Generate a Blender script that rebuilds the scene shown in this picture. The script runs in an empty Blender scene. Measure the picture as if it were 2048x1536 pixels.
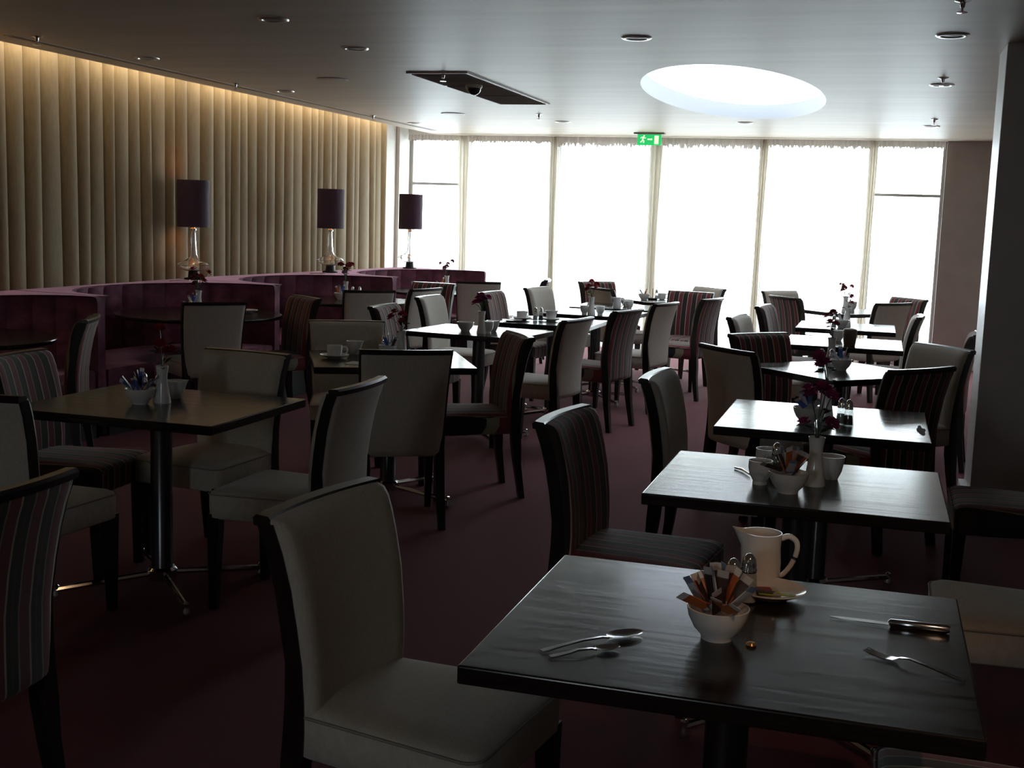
import bpy, bmesh, math, random
from mathutils import Vector, Matrix
random.seed(7)
R = math.radians
S = bpy.context.scene
COL = S.collection

# ------------------------------------------------------------------ camera
cam_d = bpy.data.cameras.new('camera')
cam_d.sensor_fit = 'HORIZONTAL'
cam_d.sensor_width = 36.0
cam_d.lens = 2417.45 / 2048 * 36.0
cam_d.clip_start = 0.05
cam = bpy.data.objects.new('camera', cam_d)
COL.objects.link(cam)
yaw, pitch, roll = R(16.5513), R(-7.8096), R(1.87)
fwd = Vector((-math.sin(yaw) * math.cos(pitch), math.cos(yaw) * math.cos(pitch), math.sin(pitch)))
right = Vector((math.cos(yaw), math.sin(yaw), 0))
up = right.cross(fwd)
r2 = math.cos(roll) * right + math.sin(roll) * up
u2 = -math.sin(roll) * right + math.cos(roll) * up
m = Matrix((r2, u2, -fwd)).transposed().to_4x4()
m.translation = (0, 0, 1.5)
cam.matrix_world = m
S.camera = cam

# ------------------------------------------------------------------ world and daylight
world = bpy.data.worlds.new('overcast_sky')
S.world = world
world.use_nodes = True
bg = world.node_tree.nodes['Background']
bg.inputs['Color'].default_value = (0.84, 0.93, 1.0, 1)
bg.inputs['Strength'].default_value = 11.0

def portal(loc, rot, sx, sy):
    d = bpy.data.lights.new('daylight_portal', 'AREA')
    d.shape = 'RECTANGLE'; d.size = sx; d.size_y = sy
    d.cycles.is_portal = True
    o = bpy.data.objects.new('daylight_portal', d)
    o.location = loc; o.rotation_euler = rot
    COL.objects.link(o)
portal((-2.51, 14.34, 1.24), (R(-90), 0, 0), 6.4, 2.5)      # the window wall
portal((-1.12, 9.60, 2.66), (0, 0, 0), 1.34, 3.9)           # the skylight
portal((-1.3, -2.83, 1.625), (R(90), 0, 0), .7, .8)         # the window behind the viewpoint

S.cycles.max_bounces = 8
S.cycles.diffuse_bounces = 5
S.view_settings.view_transform = 'Standard'
S.view_settings.look = 'None'
S.view_settings.gamma = 1.0
S.view_settings.use_curve_mapping = False
S.view_settings.exposure = 0.4

# ------------------------------------------------------------------ materials
def mat(name, col, rough=0.5, metal=0.0, **kw):
    mt = bpy.data.materials.new(name)
    mt.use_nodes = True
    b = mt.node_tree.nodes['Principled BSDF']
    b.inputs['Base Color'].default_value = (*col, 1)
    b.inputs['Roughness'].default_value = rough
    b.inputs['Metallic'].default_value = metal
    for k, v in kw.items():
        b.inputs[k].default_value = v
    return mt

def nodes(mt):
    nt = mt.node_tree
    return nt, nt.nodes, nt.links, nt.nodes['Principled BSDF']

def texcoord(nt, scale=(1, 1, 1), out='Object'):
    tc = nt.nodes.new('ShaderNodeTexCoord')
    mp = nt.nodes.new('ShaderNodeMapping')
    mp.inputs['Scale'].default_value = scale
    nt.links.new(tc.outputs[out], mp.inputs['Vector'])
    return mp.outputs['Vector']

def noise(nt, vec, scale=10, detail=3, rough=0.5):
    n = nt.nodes.new('ShaderNodeTexNoise')
    n.inputs['Scale'].default_value = scale
    n.inputs['Detail'].default_value = detail
    n.inputs['Roughness'].default_value = rough
    nt.links.new(vec, n.inputs['Vector'])
    return n.outputs['Fac']

def ramp(nt, fac, stops, interp='LINEAR'):
    r = nt.nodes.new('ShaderNodeValToRGB')
    r.color_ramp.interpolation = interp
    els = r.color_ramp.elements
    while len(els) < len(stops):
        els.new(0.5)
    for e, (p, c) in zip(els, stops):
        e.position = p
        e.color = (*c, 1)
    nt.links.new(fac, r.inputs['Fac'])
    return r.outputs['Color']

def bump(nt, fac, strength=0.2, dist=0.01):
    b = nt.nodes.new('ShaderNodeBump')
    b.inputs['Strength'].default_value = strength
    b.inputs['Distance'].default_value = dist
    nt.links.new(fac, b.inputs['Height'])
    nt.links.new(b.outputs['Normal'], nt.nodes['Principled BSDF'].inputs['Normal'])

def noisy(name, c1, c2, scale, rough=0.6, tscale=(1, 1, 1), bmp=0.0, dist=0.005, metal=0.0, detail=4, **kw):
    mt = mat(name, c1, rough, metal, **kw)
    nt, N, L, P = nodes(mt)
    v = texcoord(nt, tscale)
    f = noise(nt, v, scale, detail)
    L.new(ramp(nt, f, [(0.3, c1), (0.7, c2)]), P.inputs['Base Color'])
    if bmp:
        bump(nt, f, bmp, dist)
    return mt

M = {}
M['wood'] = noisy('dark_stained_wood', (0.010, 0.007, 0.006), (0.020, 0.014, 0.011), 9, 0.17, (1, 14, 14), **{'Specular IOR Level': 0.4})
nt, N, L, P = nodes(M['wood'])
_f = noise(nt, texcoord(nt, (3, 90, 90)), 1.0, 3)
_mr = nt.nodes.new('ShaderNodeMapRange')
_mr.inputs['From Min'].default_value = .3; _mr.inputs['From Max'].default_value = .7
_mr.inputs['To Min'].default_value = .13; _mr.inputs['To Max'].default_value = .24
L.new(_f, _mr.inputs['Value']); L.new(_mr.outputs['Result'], P.inputs['Roughness'])
M['frame'] = noisy('dark_lacquered_wood', (0.010, 0.0075, 0.006), (0.019, 0.013, 0.010), 14, 0.30, (6, 6, 1), 0.05, 0.001)
M['carpet'] = noisy('burgundy_carpet', (0.100, 0.0215, 0.029), (0.145, 0.033, 0.043), 260, 0.95, (1, 1, 1), 0.5, 0.004, 0.0, 4)
M['carpet'].node_tree.nodes['Principled BSDF'].inputs['Sheen Weight'].default_value = 0.12
M['carpet'].node_tree.nodes['Principled BSDF'].inputs['Sheen Tint'].default_value = (0.9, 0.35, 0.42, 1)
M['carpet'].node_tree.nodes['Principled BSDF'].inputs['Sheen Roughness'].default_value = 0.5
M['ceil'] = noisy('satin_ceiling_paint', (0.53, 0.45, 0.355), (0.62, 0.53, 0.425), 2.2, 0.45, (0.35, 3.2, 1), 0.22, 0.004, **{'Specular IOR Level': 0.3})
M['plaster'] = noisy('warm_white_plaster', (0.66, 0.63, 0.58), (0.72, 0.69, 0.64), 5, 0.7)
M['taupe'] = noisy('taupe_wall_paint', (0.34, 0.30, 0.275), (0.37, 0.33, 0.30), 6, 0.7)
M['pillar'] = noisy('grey_taupe_pillar_paint', (0.60, 0.56, 0.55), (0.64, 0.60, 0.59), 6, 0.35)
M['white'] = mat('white_gloss_paint', (0.8, 0.8, 0.8), 0.35)
M['skyl'] = mat('white_shaft_paint', (0.82, 0.84, 0.86), 0.6)
M['porcelain'] = mat('white_porcelain', (0.82, 0.81, 0.79), 0.12)
M['chrome'] = mat('polished_chrome', (0.72, 0.72, 0.74), 0.10, 1.0)
M['satin'] = mat('satin_white_metal', (0.85, 0.84, 0.82), 0.32, 0.7)
M['steel'] = mat('stainless_steel', (0.66, 0.66, 0.68), 0.16, 1.0)
M['pole'] = mat('dark_polished_steel', (0.10, 0.10, 0.11), 0.25, 1.0)
M['black'] = mat('matt_black', (0.012, 0.012, 0.012), 0.6)
M['grille'] = mat('grey_grille_metal', (0.50, 0.47, 0.44), 0.45, 0.1)
M['grill_d'] = mat('dark_recess_shade', (0.10, 0.095, 0.09), 0.8)  # painted shade for the ceiling openings, which are not cut
M['alu'] = mat('painted_window_frame', (0.42, 0.40, 0.38), 0.45)
M['lampshade'] = noisy('plum_fabric_shade', (0.070, 0.036, 0.068), (0.088, 0.046, 0.084), 220, 0.75, (1, 1, 1), 0.15, 0.001)
M['shade_in'] = mat('gold_shade_lining', (0.75, 0.45, 0.18), 0.5)
M['glass'] = mat('clear_lamp_glass', (1, 1, 1), 0.02, 0.0, **{'Transmission Weight': 1.0, 'IOR': 1.45})
M['green'] = mat('leaf_green', (0.025, 0.06, 0.02), 0.5)
M['stem'] = mat('stem_green', (0.04, 0.085, 0.03), 0.5)
M['red'] = mat('crimson_petal', (0.32, 0.016, 0.030), 0.6)
M['purple'] = mat('magenta_purple_petal', (0.33, 0.025, 0.13), 0.6)
M['pink'] = mat('dusty_pink_petal', (0.33, 0.09, 0.13), 0.6)
M['napkin'] = mat('white_paper_napkin', (0.75, 0.74, 0.72), 0.8)
M['brown'] = mat('brown_leather', (0.09, 0.055, 0.035), 0.5)
M['orange_fruit'] = mat('orange_wrapper', (0.60, 0.20, 0.05), 0.45)

def linen():
    mt = mat('beige_linen', (0.40, 0.36, 0.30), 0.85, 0, **{'Sheen Weight': 0.15})
    nt, N, L, P = nodes(mt)
    f1 = noise(nt, texcoord(nt, (30, 400, 400)), 1.0, 2)
    f2 = noise(nt, texcoord(nt, (400, 30, 30)), 1.0, 2)
    ad = nt.nodes.new('ShaderNodeMath'); ad.operation = 'ADD'
    L.new(f1, ad.inputs[0]); L.new(f2, ad.inputs[1])
    hf = nt.nodes.new('ShaderNodeMath'); hf.operation = 'MULTIPLY'; hf.inputs[1].default_value = 0.5
    L.new(ad.outputs[0], hf.inputs[0])
    L.new(ramp(nt, hf.outputs[0], [(0.35, (0.48, 0.44, 0.375)), (0.65, (0.61, 0.565, 0.49))]), P.inputs['Base Color'])
    bump(nt, hf.outputs[0], 0.25, 0.001)
    return mt
M['linen'] = linen()
M['piping'] = mat('beige_piping', (0.34, 0.30, 0.25), 0.8)

def stripes():
    mt = mat('striped_velour', (0.1, 0.05, 0.05), 0.85, 0, **{'Sheen Weight': 0.25})
    nt, N, L, P = nodes(mt)
    tc = nt.nodes.new('ShaderNodeTexCoord')
    sx = nt.nodes.new('ShaderNodeSeparateXYZ')
    L.new(tc.outputs['Object'], sx.inputs[0])
    mu = nt.nodes.new('ShaderNodeMath'); mu.operation = 'MULTIPLY_ADD'
    mu.inputs[1].default_value = 1 / 0.088; mu.inputs[2].default_value = 20.25
    L.new(sx.outputs['X'], mu.inputs[0])
    fr = nt.nodes.new('ShaderNodeMath'); fr.operation = 'FRACT'
    L.new(mu.outputs[0], fr.inputs[0])
    blk = (0.022, 0.015, 0.014); red = (0.165, 0.022, 0.030); lt = (0.46, 0.40, 0.30); ol = (0.26, 0.24, 0.16)
    br = (0.045, 0.024, 0.018)
    st = [(0.0, red), (0.36, lt), (0.435, blk), (0.60, br), (0.72, blk), (0.90, ol), (0.965, red)]
    L.new(ramp(nt, fr.outputs[0], st, 'CONSTANT'), P.inputs['Base Color'])
    f = noise(nt, texcoord(nt, (300, 300, 60)), 1.0, 2)
    bump(nt, f, 0.2, 0.001)
    return mt
M['stripe'] = stripes()

def velvet():
    mt = mat('plum_velvet', (0.12, 0.02, 0.05), 0.8, 0, **{'Sheen Weight': 0.7, 'Sheen Roughness': 0.35})
    nt, N, L, P = nodes(mt)
    f = noise(nt, texcoord(nt, (2.2, 2.2, 3.0)), 2.4, 5, 0.6)
    L.new(ramp(nt, f, [(0.30, (0.085, 0.026, 0.048)), (0.52, (0.185, 0.056, 0.098)), (0.72, (0.33, 0.11, 0.185))]), P.inputs['Base Color'])
    P.inputs['Sheen Tint'].default_value = (0.75, 0.42, 0.55, 1)
    bump(nt, f, 0.15, 0.004)
    return mt
M['velvet'] = velvet()

def drape():
    mt = bpy.data.materials.new('gold_beige_drape')
    mt.use_nodes = True
    nt = mt.node_tree
    P = nt.nodes['Principled BSDF']
    P.inputs['Roughness'].default_value = 0.8
    P.inputs['Sheen Weight'].default_value = 0.3
    f = noise(nt, texcoord(nt, (60, 60, 12)), 1.0, 3)
    c = ramp(nt, f, [(0.3, (0.38, 0.30, 0.18)), (0.7, (0.44, 0.35, 0.22))])
    nt.links.new(c, P.inputs['Base Color'])
    t = nt.nodes.new('ShaderNodeBsdfTranslucent')
    nt.links.new(c, t.inputs['Color'])
    mx = nt.nodes.new('ShaderNodeMixShader'); mx.inputs[0].default_value = 0.25
    nt.links.new(P.outputs[0], mx.inputs[1]); nt.links.new(t.outputs[0], mx.inputs[2])
    nt.links.new(mx.outputs[0], nt.nodes['Material Output'].inputs['Surface'])
    return mt
M['drape'] = drape()

def sheer(name, col, transp, diff=0.35):
    mt = bpy.data.materials.new(name)
    mt.use_nodes = True
    nt = mt.node_tree
    nt.nodes.remove(nt.nodes['Principled BSDF'])
    f = noise(nt, texcoord(nt, (30, 30, 4)), 1.0, 2)
    c = ramp(nt, f, [(0.3, tuple(x * 0.93 for x in col)), (0.7, col)])
    tl = nt.nodes.new('ShaderNodeBsdfTranslucent')
    df = nt.nodes.new('ShaderNodeBsdfDiffuse')
    nt.links.new(c, tl.inputs['Color']); nt.links.new(c, df.inputs['Color'])
    tp = nt.nodes.new('ShaderNodeBsdfTransparent')
    m1 = nt.nodes.new('ShaderNodeMixShader'); m1.inputs[0].default_value = diff
    nt.links.new(tl.outputs[0], m1.inputs[1]); nt.links.new(df.outputs[0], m1.inputs[2])
    m2 = nt.nodes.new('ShaderNodeMixShader'); m2.inputs[0].default_value = transp
    nt.links.new(m1.outputs[0], m2.inputs[1]); nt.links.new(tp.outputs[0], m2.inputs[2])
    nt.links.new(m2.outputs[0], nt.nodes['Material Output'].inputs['Surface'])
    return mt
M['opal'] = sheer('opal_skylight_diffuser', (0.16, 0.164, 0.172), 0.0, 0.0)
M['stack'] = sheer('bunched_sheer_voile', (0.80, 0.75, 0.66), 0.01, 0.78)
M['sheer'] = sheer('white_sheer_voile', (0.85, 0.84, 0.80), 0.45)
M['heading'] = sheer('gathered_sheer_heading', (0.66, 0.59, 0.53), 0.02, 0.87)

def pane(name, tint, refl):
    mt = bpy.data.materials.new(name)
    mt.use_nodes = True
    nt = mt.node_tree
    nt.nodes.remove(nt.nodes['Principled BSDF'])
    tp = nt.nodes.new('ShaderNodeBsdfTransparent'); tp.inputs[0].default_value = (*tint, 1)
    gl = nt.nodes.new('ShaderNodeBsdfGlossy'); gl.inputs['Roughness'].default_value = 0.02
    mx = nt.nodes.new('ShaderNodeMixShader'); mx.inputs[0].default_value = refl
    nt.links.new(tp.outputs[0], mx.inputs[1]); nt.links.new(gl.outputs[0], mx.inputs[2])
    nt.links.new(mx.outputs[0], nt.nodes['Material Output'].inputs['Surface'])
    return mt
M['pane'] = pane('window_glass', (0.95, 0.97, 0.96), 0.06)
M['shaker'] = pane('clear_shaker_glass', (0.80, 0.82, 0.82), 0.14)

def emis(name, col, s):
    mt = bpy.data.materials.new(name)
    mt.use_nodes = True
    P = mt.node_tree.nodes['Principled BSDF']
    P.inputs['Base Color'].default_value = (*col, 1)
    P.inputs['Emission Color'].default_value = (*col, 1)
    P.inputs['Emission Strength'].default_value = s
    return mt
M['exit_green'] = emis('lit_exit_green', (0.02, 0.55, 0.15), 0.7)
M['exit_white'] = emis('lit_exit_pictogram', (0.75, 0.95, 0.55), 0.9)
M['tube'] = emis('fluorescent_tube', (1.0, 0.84, 0.60), 4.0)
M['bulb'] = emis('warm_bulb', (1.0, 0.55, 0.22), 6.0)

def sachet(name, c, c2=(0.72, 0.70, 0.68)):
    mt = mat(name, c, 0.45)
    nt, N, L, P = nodes(mt)
    tc = nt.nodes.new('ShaderNodeTexCoord')
    sx = nt.nodes.new('ShaderNodeSeparateXYZ')
    L.new(tc.outputs['Object'], sx.inputs[0])
    ma = nt.nodes.new('ShaderNodeMath'); ma.operation = 'MULTIPLY_ADD'
    ma.inputs[1].default_value = 1 / 0.08; ma.inputs[2].default_value = 0.5
    L.new(sx.outputs['Z'], ma.inputs[0])
    L.new(ramp(nt, ma.outputs[0], [(0.0, c2), (0.16, c), (0.80, c2)], 'CONSTANT'), P.inputs['Base Color'])
    return mt
M['s_orange'] = sachet('orange_sachet_paper', (0.50, 0.13, 0.035))
M['s_brown'] = sachet('brown_sachet_paper', (0.055, 0.035, 0.035), (0.45, 0.43, 0.42))
M['s_blue'] = sachet('blue_sachet_paper', (0.06, 0.13, 0.46))
M['s_white'] = sachet('white_sachet_paper', (0.62, 0.62, 0.66), (0.25, 0.30, 0.45))
M['s_green'] = sachet('lime_sachet_paper', (0.42, 0.50, 0.05), (0.30, 0.36, 0.05))
M['s_red'] = sachet('red_sachet_paper', (0.35, 0.03, 0.05))

# ------------------------------------------------------------------ mesh helpers
class MB:
    def __init__(s):
        s.v = []; s.f = []
    def add(s, vs, fs):
        k = len(s.v)
        s.v += [tuple(p) for p in vs]
        s.f += [tuple(i + k for i in f) for f in fs]
        return s
    def box(s, x0, x1, y0, y1, z0, z1, mtx=None):
        vs = [Vector((x, y, z)) for z in (z0, z1) for y in (y0, y1) for x in (x0, x1)]
        if mtx: vs = [mtx @ p for p in vs]
        return s.add(vs, [(0, 2, 3, 1), (4, 5, 7, 6), (0, 1, 5, 4), (2, 6, 7, 3), (0, 4, 6, 2), (1, 3, 7, 5)])
    def lathe(s, prof, n=24, c=(0, 0, 0), sx=1.0, sy=1.0):
        vs = []; fs = []
        for r, z in prof:
            for i in range(n):
                a = 2 * math.pi * i / n
                vs.append((c[0] + r * sx * math.cos(a), c[1] + r * sy * math.sin(a), c[2] + z))
        for j in range(len(prof) - 1):
            for i in range(n):
                k = (i + 1) % n
                fs.append((j * n + i, j * n + k, (j + 1) * n + k, (j + 1) * n + i))
        fs.append(tuple(range(n - 1, -1, -1)))
        fs.append(tuple((len(prof) - 1) * n + i for i in range(n)))
        return s.add(vs, fs)
    def tube(s, pts, rad, n=8, flat=None, sub=1):
        pts = [Vector(p) for p in pts]
        rads = rad if isinstance(rad, (list, tuple)) else [rad] * len(pts)
        if sub > 1:
            P, Q = [], []
            for i in range(len(pts) - 1):
                a, b, c, d = pts[max(i - 1, 0)], pts[i], pts[i + 1], pts[min(i + 2, len(pts) - 1)]
                for k in range(sub):
                    t = k / sub
                    P.append(.5 * ((2 * b) + (c - a) * t + (2 * a - 5 * b + 4 * c - d) * t * t + (3 * b - a - 3 * c + d) * t ** 3))
                    Q.append(rads[i] + (rads[i + 1] - rads[i]) * t)
            pts, rads = P + [pts[-1]], Q + [rads[-1]]
        vs = []; fs = []
        ref = Vector((0, 0, 1))
        for i, p in enumerate(pts):
            d = (pts[min(i + 1, len(pts) - 1)] - pts[max(i - 1, 0)]).normalized()
            if abs(d.dot(ref)) > 0.95:
                a = d.cross(Vector((1, 0, 0))).normalized()
            else:
                a = d.cross(ref).normalized()
            b = d.cross(a).normalized()
            for k in range(n):
                t = 2 * math.pi * k / n
                q = a * math.cos(t) * rads[i] + b * math.sin(t) * rads[i] * (flat if flat else 1)
                vs.append(p + q)
        for j in range(len(pts) - 1):
            for k in range(n):
                l = (k + 1) % n
                fs.append((j * n + k, j * n + l, (j + 1) * n + l, (j + 1) * n + k))
        fs.append(tuple(range(n - 1, -1, -1)))
        fs.append(tuple((len(pts) - 1) * n + k for k in range(n)))
        return s.add(vs, fs)
    def loft(s, rings):
        n = len(rings[0]); vs = []; fs = []
        for r in rings: vs += r
        for j in range(len(rings) - 1):
            for k in range(n):
                l = (k + 1) % n
                fs.append((j * n + k, j * n + l, (j + 1) * n + l, (j + 1) * n + k))
        fs.append(tuple(range(n - 1, -1, -1)))
        fs.append(tuple((len(rings) - 1) * n + k for k in range(n)))
        return s.add(vs, fs)
    def grid(s, fn, nu, nv):
        vs = [fn(i / nu, j / nv) for j in range(nv + 1) for i in range(nu + 1)]
        fs = [(j * (nu + 1) + i, j * (nu + 1) + i + 1, (j + 1) * (nu + 1) + i + 1, (j + 1) * (nu + 1) + i)
              for j in range(nv) for i in range(nu)]
        return s.add(vs, fs)
    def mesh(s, name, smooth=None, bevel=0.0, seg=2):
        me = bpy.data.meshes.new(name)
        bm = bmesh.new()
        bv = [bm.verts.new(p) for p in s.v]
        for f in s.f:
            try: bm.faces.new([bv[i] for i in f])
            except ValueError: pass
        bmesh.ops.recalc_face_normals(bm, faces=bm.faces)
        if bevel:
            bmesh.ops.bevel(bm, geom=[e for e in bm.edges if e.is_manifold and e.calc_face_angle(0) > 0.5],
                            offset=bevel, segments=seg, profile=0.5, affect='EDGES', clamp_overlap=True)
        bm.to_mesh(me); bm.free()
        if smooth is not None:
            me.polygons.foreach_set('use_smooth', [True] * len(me.polygons))
            me.set_sharp_from_angle(angle=R(smooth))
        return me
    def build(s, name, mt, parent=None, smooth=35, bevel=0.0, seg=2, loc=None, label=None):
        me = s.mesh(name, smooth, bevel, seg)
        if mt: me.materials.append(M[mt] if isinstance(mt, str) else mt)
        o = bpy.data.objects.new(name, me)
        COL.objects.link(o)
        if parent: o.parent = parent
        if loc: o.location = loc
        if label: o['label'] = label
        return o

def link_mesh(name, me, parent=None, loc=None, rz=None):
    o = bpy.data.objects.new(name, me)
    COL.objects.link(o)
    if parent: o.parent = parent
    if loc: o.location = loc
    if rz is not None: o.rotation_euler.z = rz
    return o

def tag(o, label, cat=None, group=None, kind=None):
    o['label'] = label
    if cat: o['category'] = cat
    if group: o['group'] = group
    if kind: o['kind'] = kind
    return o

def struct(o, label=None):
    o['kind'] = 'structure'
    if label: o['label'] = label
    return o

def thing(name, label, cat, loc=(0, 0, 0), rz=0.0, group=None):
    o = bpy.data.objects.new(name, None)
    o.empty_display_size = 0.1
    COL.objects.link(o)
    o.location = loc; o.rotation_euler.z = rz
    return tag(o, label, cat, group)

# ------------------------------------------------------------------ room shell
ZC = 2.48                    # ceiling
XL, XR = -5.68, 1.55         # left wall, right wall
YF, YB = -2.6, 14.15         # wall behind the camera, window wall
XE = -5.25                   # edge of the ceiling above the curtain slot
struct(MB().box(XL - .2, XR + .2, YF - .2, YB + .05, -.12, 0).build('floor', 'carpet', smooth=None), 'burgundy carpet floor')
# ceiling with the oval skylight opening
sc, sa, sb = (-1.12, 9.60), 0.66, 1.94
mb = MB()
NE = 64
bx0, bx1, by0, by1 = sc[0] - 1.0, sc[0] + 1.0, sc[1] - 2.3, sc[1] + 2.3
inn = []; out = []
for i in range(NE):
    a = 2 * math.pi * (i + .5) / NE
    ca, sn = math.cos(a), math.sin(a)
    inn.append((sc[0] + sa * ca, sc[1] + sb * sn, ZC))
    t = min(1.0 / abs(ca) if abs(ca) > 1e-6 else 1e9, 2.3 / abs(sn) if abs(sn) > 1e-6 else 1e9)
    out.append((sc[0] + t * ca, sc[1] + t * sn, ZC))
corner = {}
fs = []
for i in range(NE):
    k = (i + 1) % NE
    f = [i, k, NE + k, NE + i]
    fs.append(tuple(f))
    p, q = out[i], out[k]
    if abs(p[0] - q[0]) > 1e-4 and abs(p[1] - q[1]) > 1e-4:
        cx = bx1 if (p[0] + q[0]) / 2 > sc[0] else bx0
        cy = by1 if (p[1] + q[1]) / 2 > sc[1] else by0
        corner[i] = (cx, cy, ZC)
vs = inn + out
for i, c in corner.items():
    vs.append(c); k = (i + 1) % NE
    fs.append((NE + i, NE + k, len(vs) - 1))
mb.add(vs, fs)
def flat(x0, x1, y0, y1, z):
    mb.add([(x0, y0, z), (x1, y0, z), (x1, y1, z), (x0, y1, z)], [(0, 1, 2, 3)])
flat(XE, bx0, YF - .1, YB + .1, ZC); flat(bx1, XR + .1, YF - .1, YB + .1, ZC)
flat(bx0, bx1, YF - .1, by0, ZC); flat(bx0, bx1, by1, YB + .1, ZC)
ceiling = struct(mb.build('ceiling', 'ceil', smooth=None), 'satin painted ceiling')
# upper side and the edge lip of the ceiling beside the curtain slot
MB().box(XE - .015, XE, YF - .1, YB + .1, ZC - .002, ZC + .16).build('ceiling_edge', 'ceil', ceiling, smooth=None)
MB().box(XE, bx0, YF - .1, YB + .1, ZC + .14, ZC + .2).build('ceiling_deck', 'plaster', ceiling, smooth=None)
o = MB().box(XL - .2, XE, YF - .1, YB + .1, ZC + .40, ZC + .46).build('slot_top', 'plaster', ceiling, smooth=None)
MB().box(XE - .02, XE, YF - .1, YB + .1, ZC + .14, ZC + .46).build('slot_side', 'plaster', ceiling, smooth=None)
# the skylight shaft
sh = MB()
ring = lambda z, g=0.0: [(sc[0] + (sa + g) * math.cos(2 * math.pi * (i + .5) / NE), sc[1] + (sb + g) * math.sin(2 * math.pi * (i + .5) / NE), z) for i in range(NE)]
shaft = MB()
shaft.add(ring(ZC - .001) + ring(ZC + .13), [(i, (i + 1) % NE, NE + (i + 1) % NE, NE + i) for i in range(NE)])
struct(shaft.build('window_skylight', 'skyl'), 'oval skylight opening in the ceiling')
sky_o = bpy.data.objects['window_skylight']
pm = MB(); pm.add(ring(ZC + .125, .03), [tuple(range(NE))])
pm.build('pane', 'opal', sky_o, smooth=None)
# roof above the rest of the ceiling keeps daylight out
rf = MB()
rf.box(XL - .2, bx0 - .01, YF - .2, YB + .2, ZC + .46, ZC + .5)
rf.build('roof', 'plaster', ceiling, smooth=None)
rf2 = MB()
rf2.box(bx1, XR + .2, YF - .2, YB + .2, ZC + .01, ZC + .05)
rf2.box(bx0, bx1, YF - .2, by0, ZC + .01, ZC + .05); rf2.box(bx0, bx1, by1, YB + .2, ZC + .01, ZC + .05)
rf2.build('roof_slab', 'plaster', ceiling, smooth=None)

struct(MB().box(XL - .2, XL, YF - .2, YB + .2, 0, ZC + .45).build('wall_left', 'plaster', smooth=None), 'white plaster wall behind the long curtain')
struct(MB().box(XR, XR + .2, YF - .2, YB + .2, 0, ZC + .05).build('wall_right', 'taupe', smooth=None), 'taupe side wall')
wa, wb, wc, wd_ = -1.62, -.98, 1.25, 2.0
struct(MB().box(XL - .2, wa, YF - .2, YF, 0, ZC + .45).box(wb, XR + .2, YF - .2, YF, 0, ZC + .45).box(wa, wb, YF - .2, YF, 0, wc).box(wa, wb, YF - .2, YF, wd_, ZC + .45).build('wall_front', 'taupe', smooth=None), 'taupe end wall behind the viewpoint')
w7 = struct(MB().box(wa, wa + .05, YF - .14, YF - .06, wc, wd_).box(wb - .05, wb, YF - .14, YF - .06, wc, wd_).box(wa + .05, wb - .05, YF - .14, YF - .06, wc, wc + .05).box(wa + .05, wb - .05, YF - .14, YF - .06, wd_ - .05, wd_).build('window_7', 'alu', smooth=None), 'smaller window in the end wall behind the viewpoint')
MB().box(wa + .04, wb - .04, YF - .105, YF - .095, wc + .04, wd_ - .04).build('pane', 'pane', w7, smooth=None)
struct(MB().box(.64, XR, YB - .02, YB + .25, 0, ZC).build('wall_back', 'taupe', smooth=None), 'taupe wall right of the windows')
struct(MB().box(XL, -5.28, YB, YB + .25, ZC - .001, ZC + .45).box(-5.28, .64, YB + .05, YB + .25, ZC - .02, ZC + .45).build('wall_lintel', 'plaster', smooth=None), 'lintel above the windows')
struct(MB().box(XL, XL + .045, 13.86, YB + .2, 0, ZC + .4).build('trim_1', 'plaster', smooth=None, bevel=.004), 'pale pier at the left end of the windows')
pil = struct(MB().box(.565, 1.6, 6.87, 7.31, 0, ZC).build('wall_pillar', 'pillar', smooth=None, bevel=.004), 'square painted pillar at the right')
MB().box(.535, .57, 6.85, 7.33, 0, .09).box(.53, 1.5, 6.852, 6.875, 0, .09).build('baseboard', 'white', pil, smooth=None)
struct(MB().box(.62, XR, YB - .045, YB - .02, 0, .09).build('baseboard_back', 'white', smooth=None))
# terrace outside
struct(MB().box(-30, 26, -30, 45, -.4, -.125).build('ground_terrace', noisy('pale_paving', (.42, .43, .44), (.5, .51, .52), 3, .8), smooth=None), 'pale paved terrace outside the windows')

# ------------------------------------------------------------------ windows
edges = [-5.635, -4.865, -3.735, -2.52, -1.31, -.13, .64]
for i in range(6):
    a, b = edges[i], edges[i + 1]
    f = MB()
    pw = .045
    f.box(a - (.0 if i == 0 else pw), a + pw, YB + .05, YB + .14, 0, ZC)
    if i == 5: f.box(b - .035, b, YB + .05, YB + .14, 0, ZC)
    f.box(a + pw, b - pw, YB + .05, YB + .14, 0, .07)
    f.box(a + pw, b - pw, YB + .05, YB + .14, ZC - .06, ZC)
    w = f.build('window_%d' % (i + 1), 'alu', smooth=None, bevel=.003)
    struct(w, 'tall window bay with painted frame')
    g = MB().box(a + .04, b - .04, YB + .09, YB + .10, .05, ZC - .05).build('pane', 'pane', w, smooth=None)
    if i in (0, 5):
        t = MB().box(a + .03, b - .03, YB + .055, YB + .13, 1.875, 1.905).build('transom', 'alu', w, smooth=None, bevel=.002)

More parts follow.
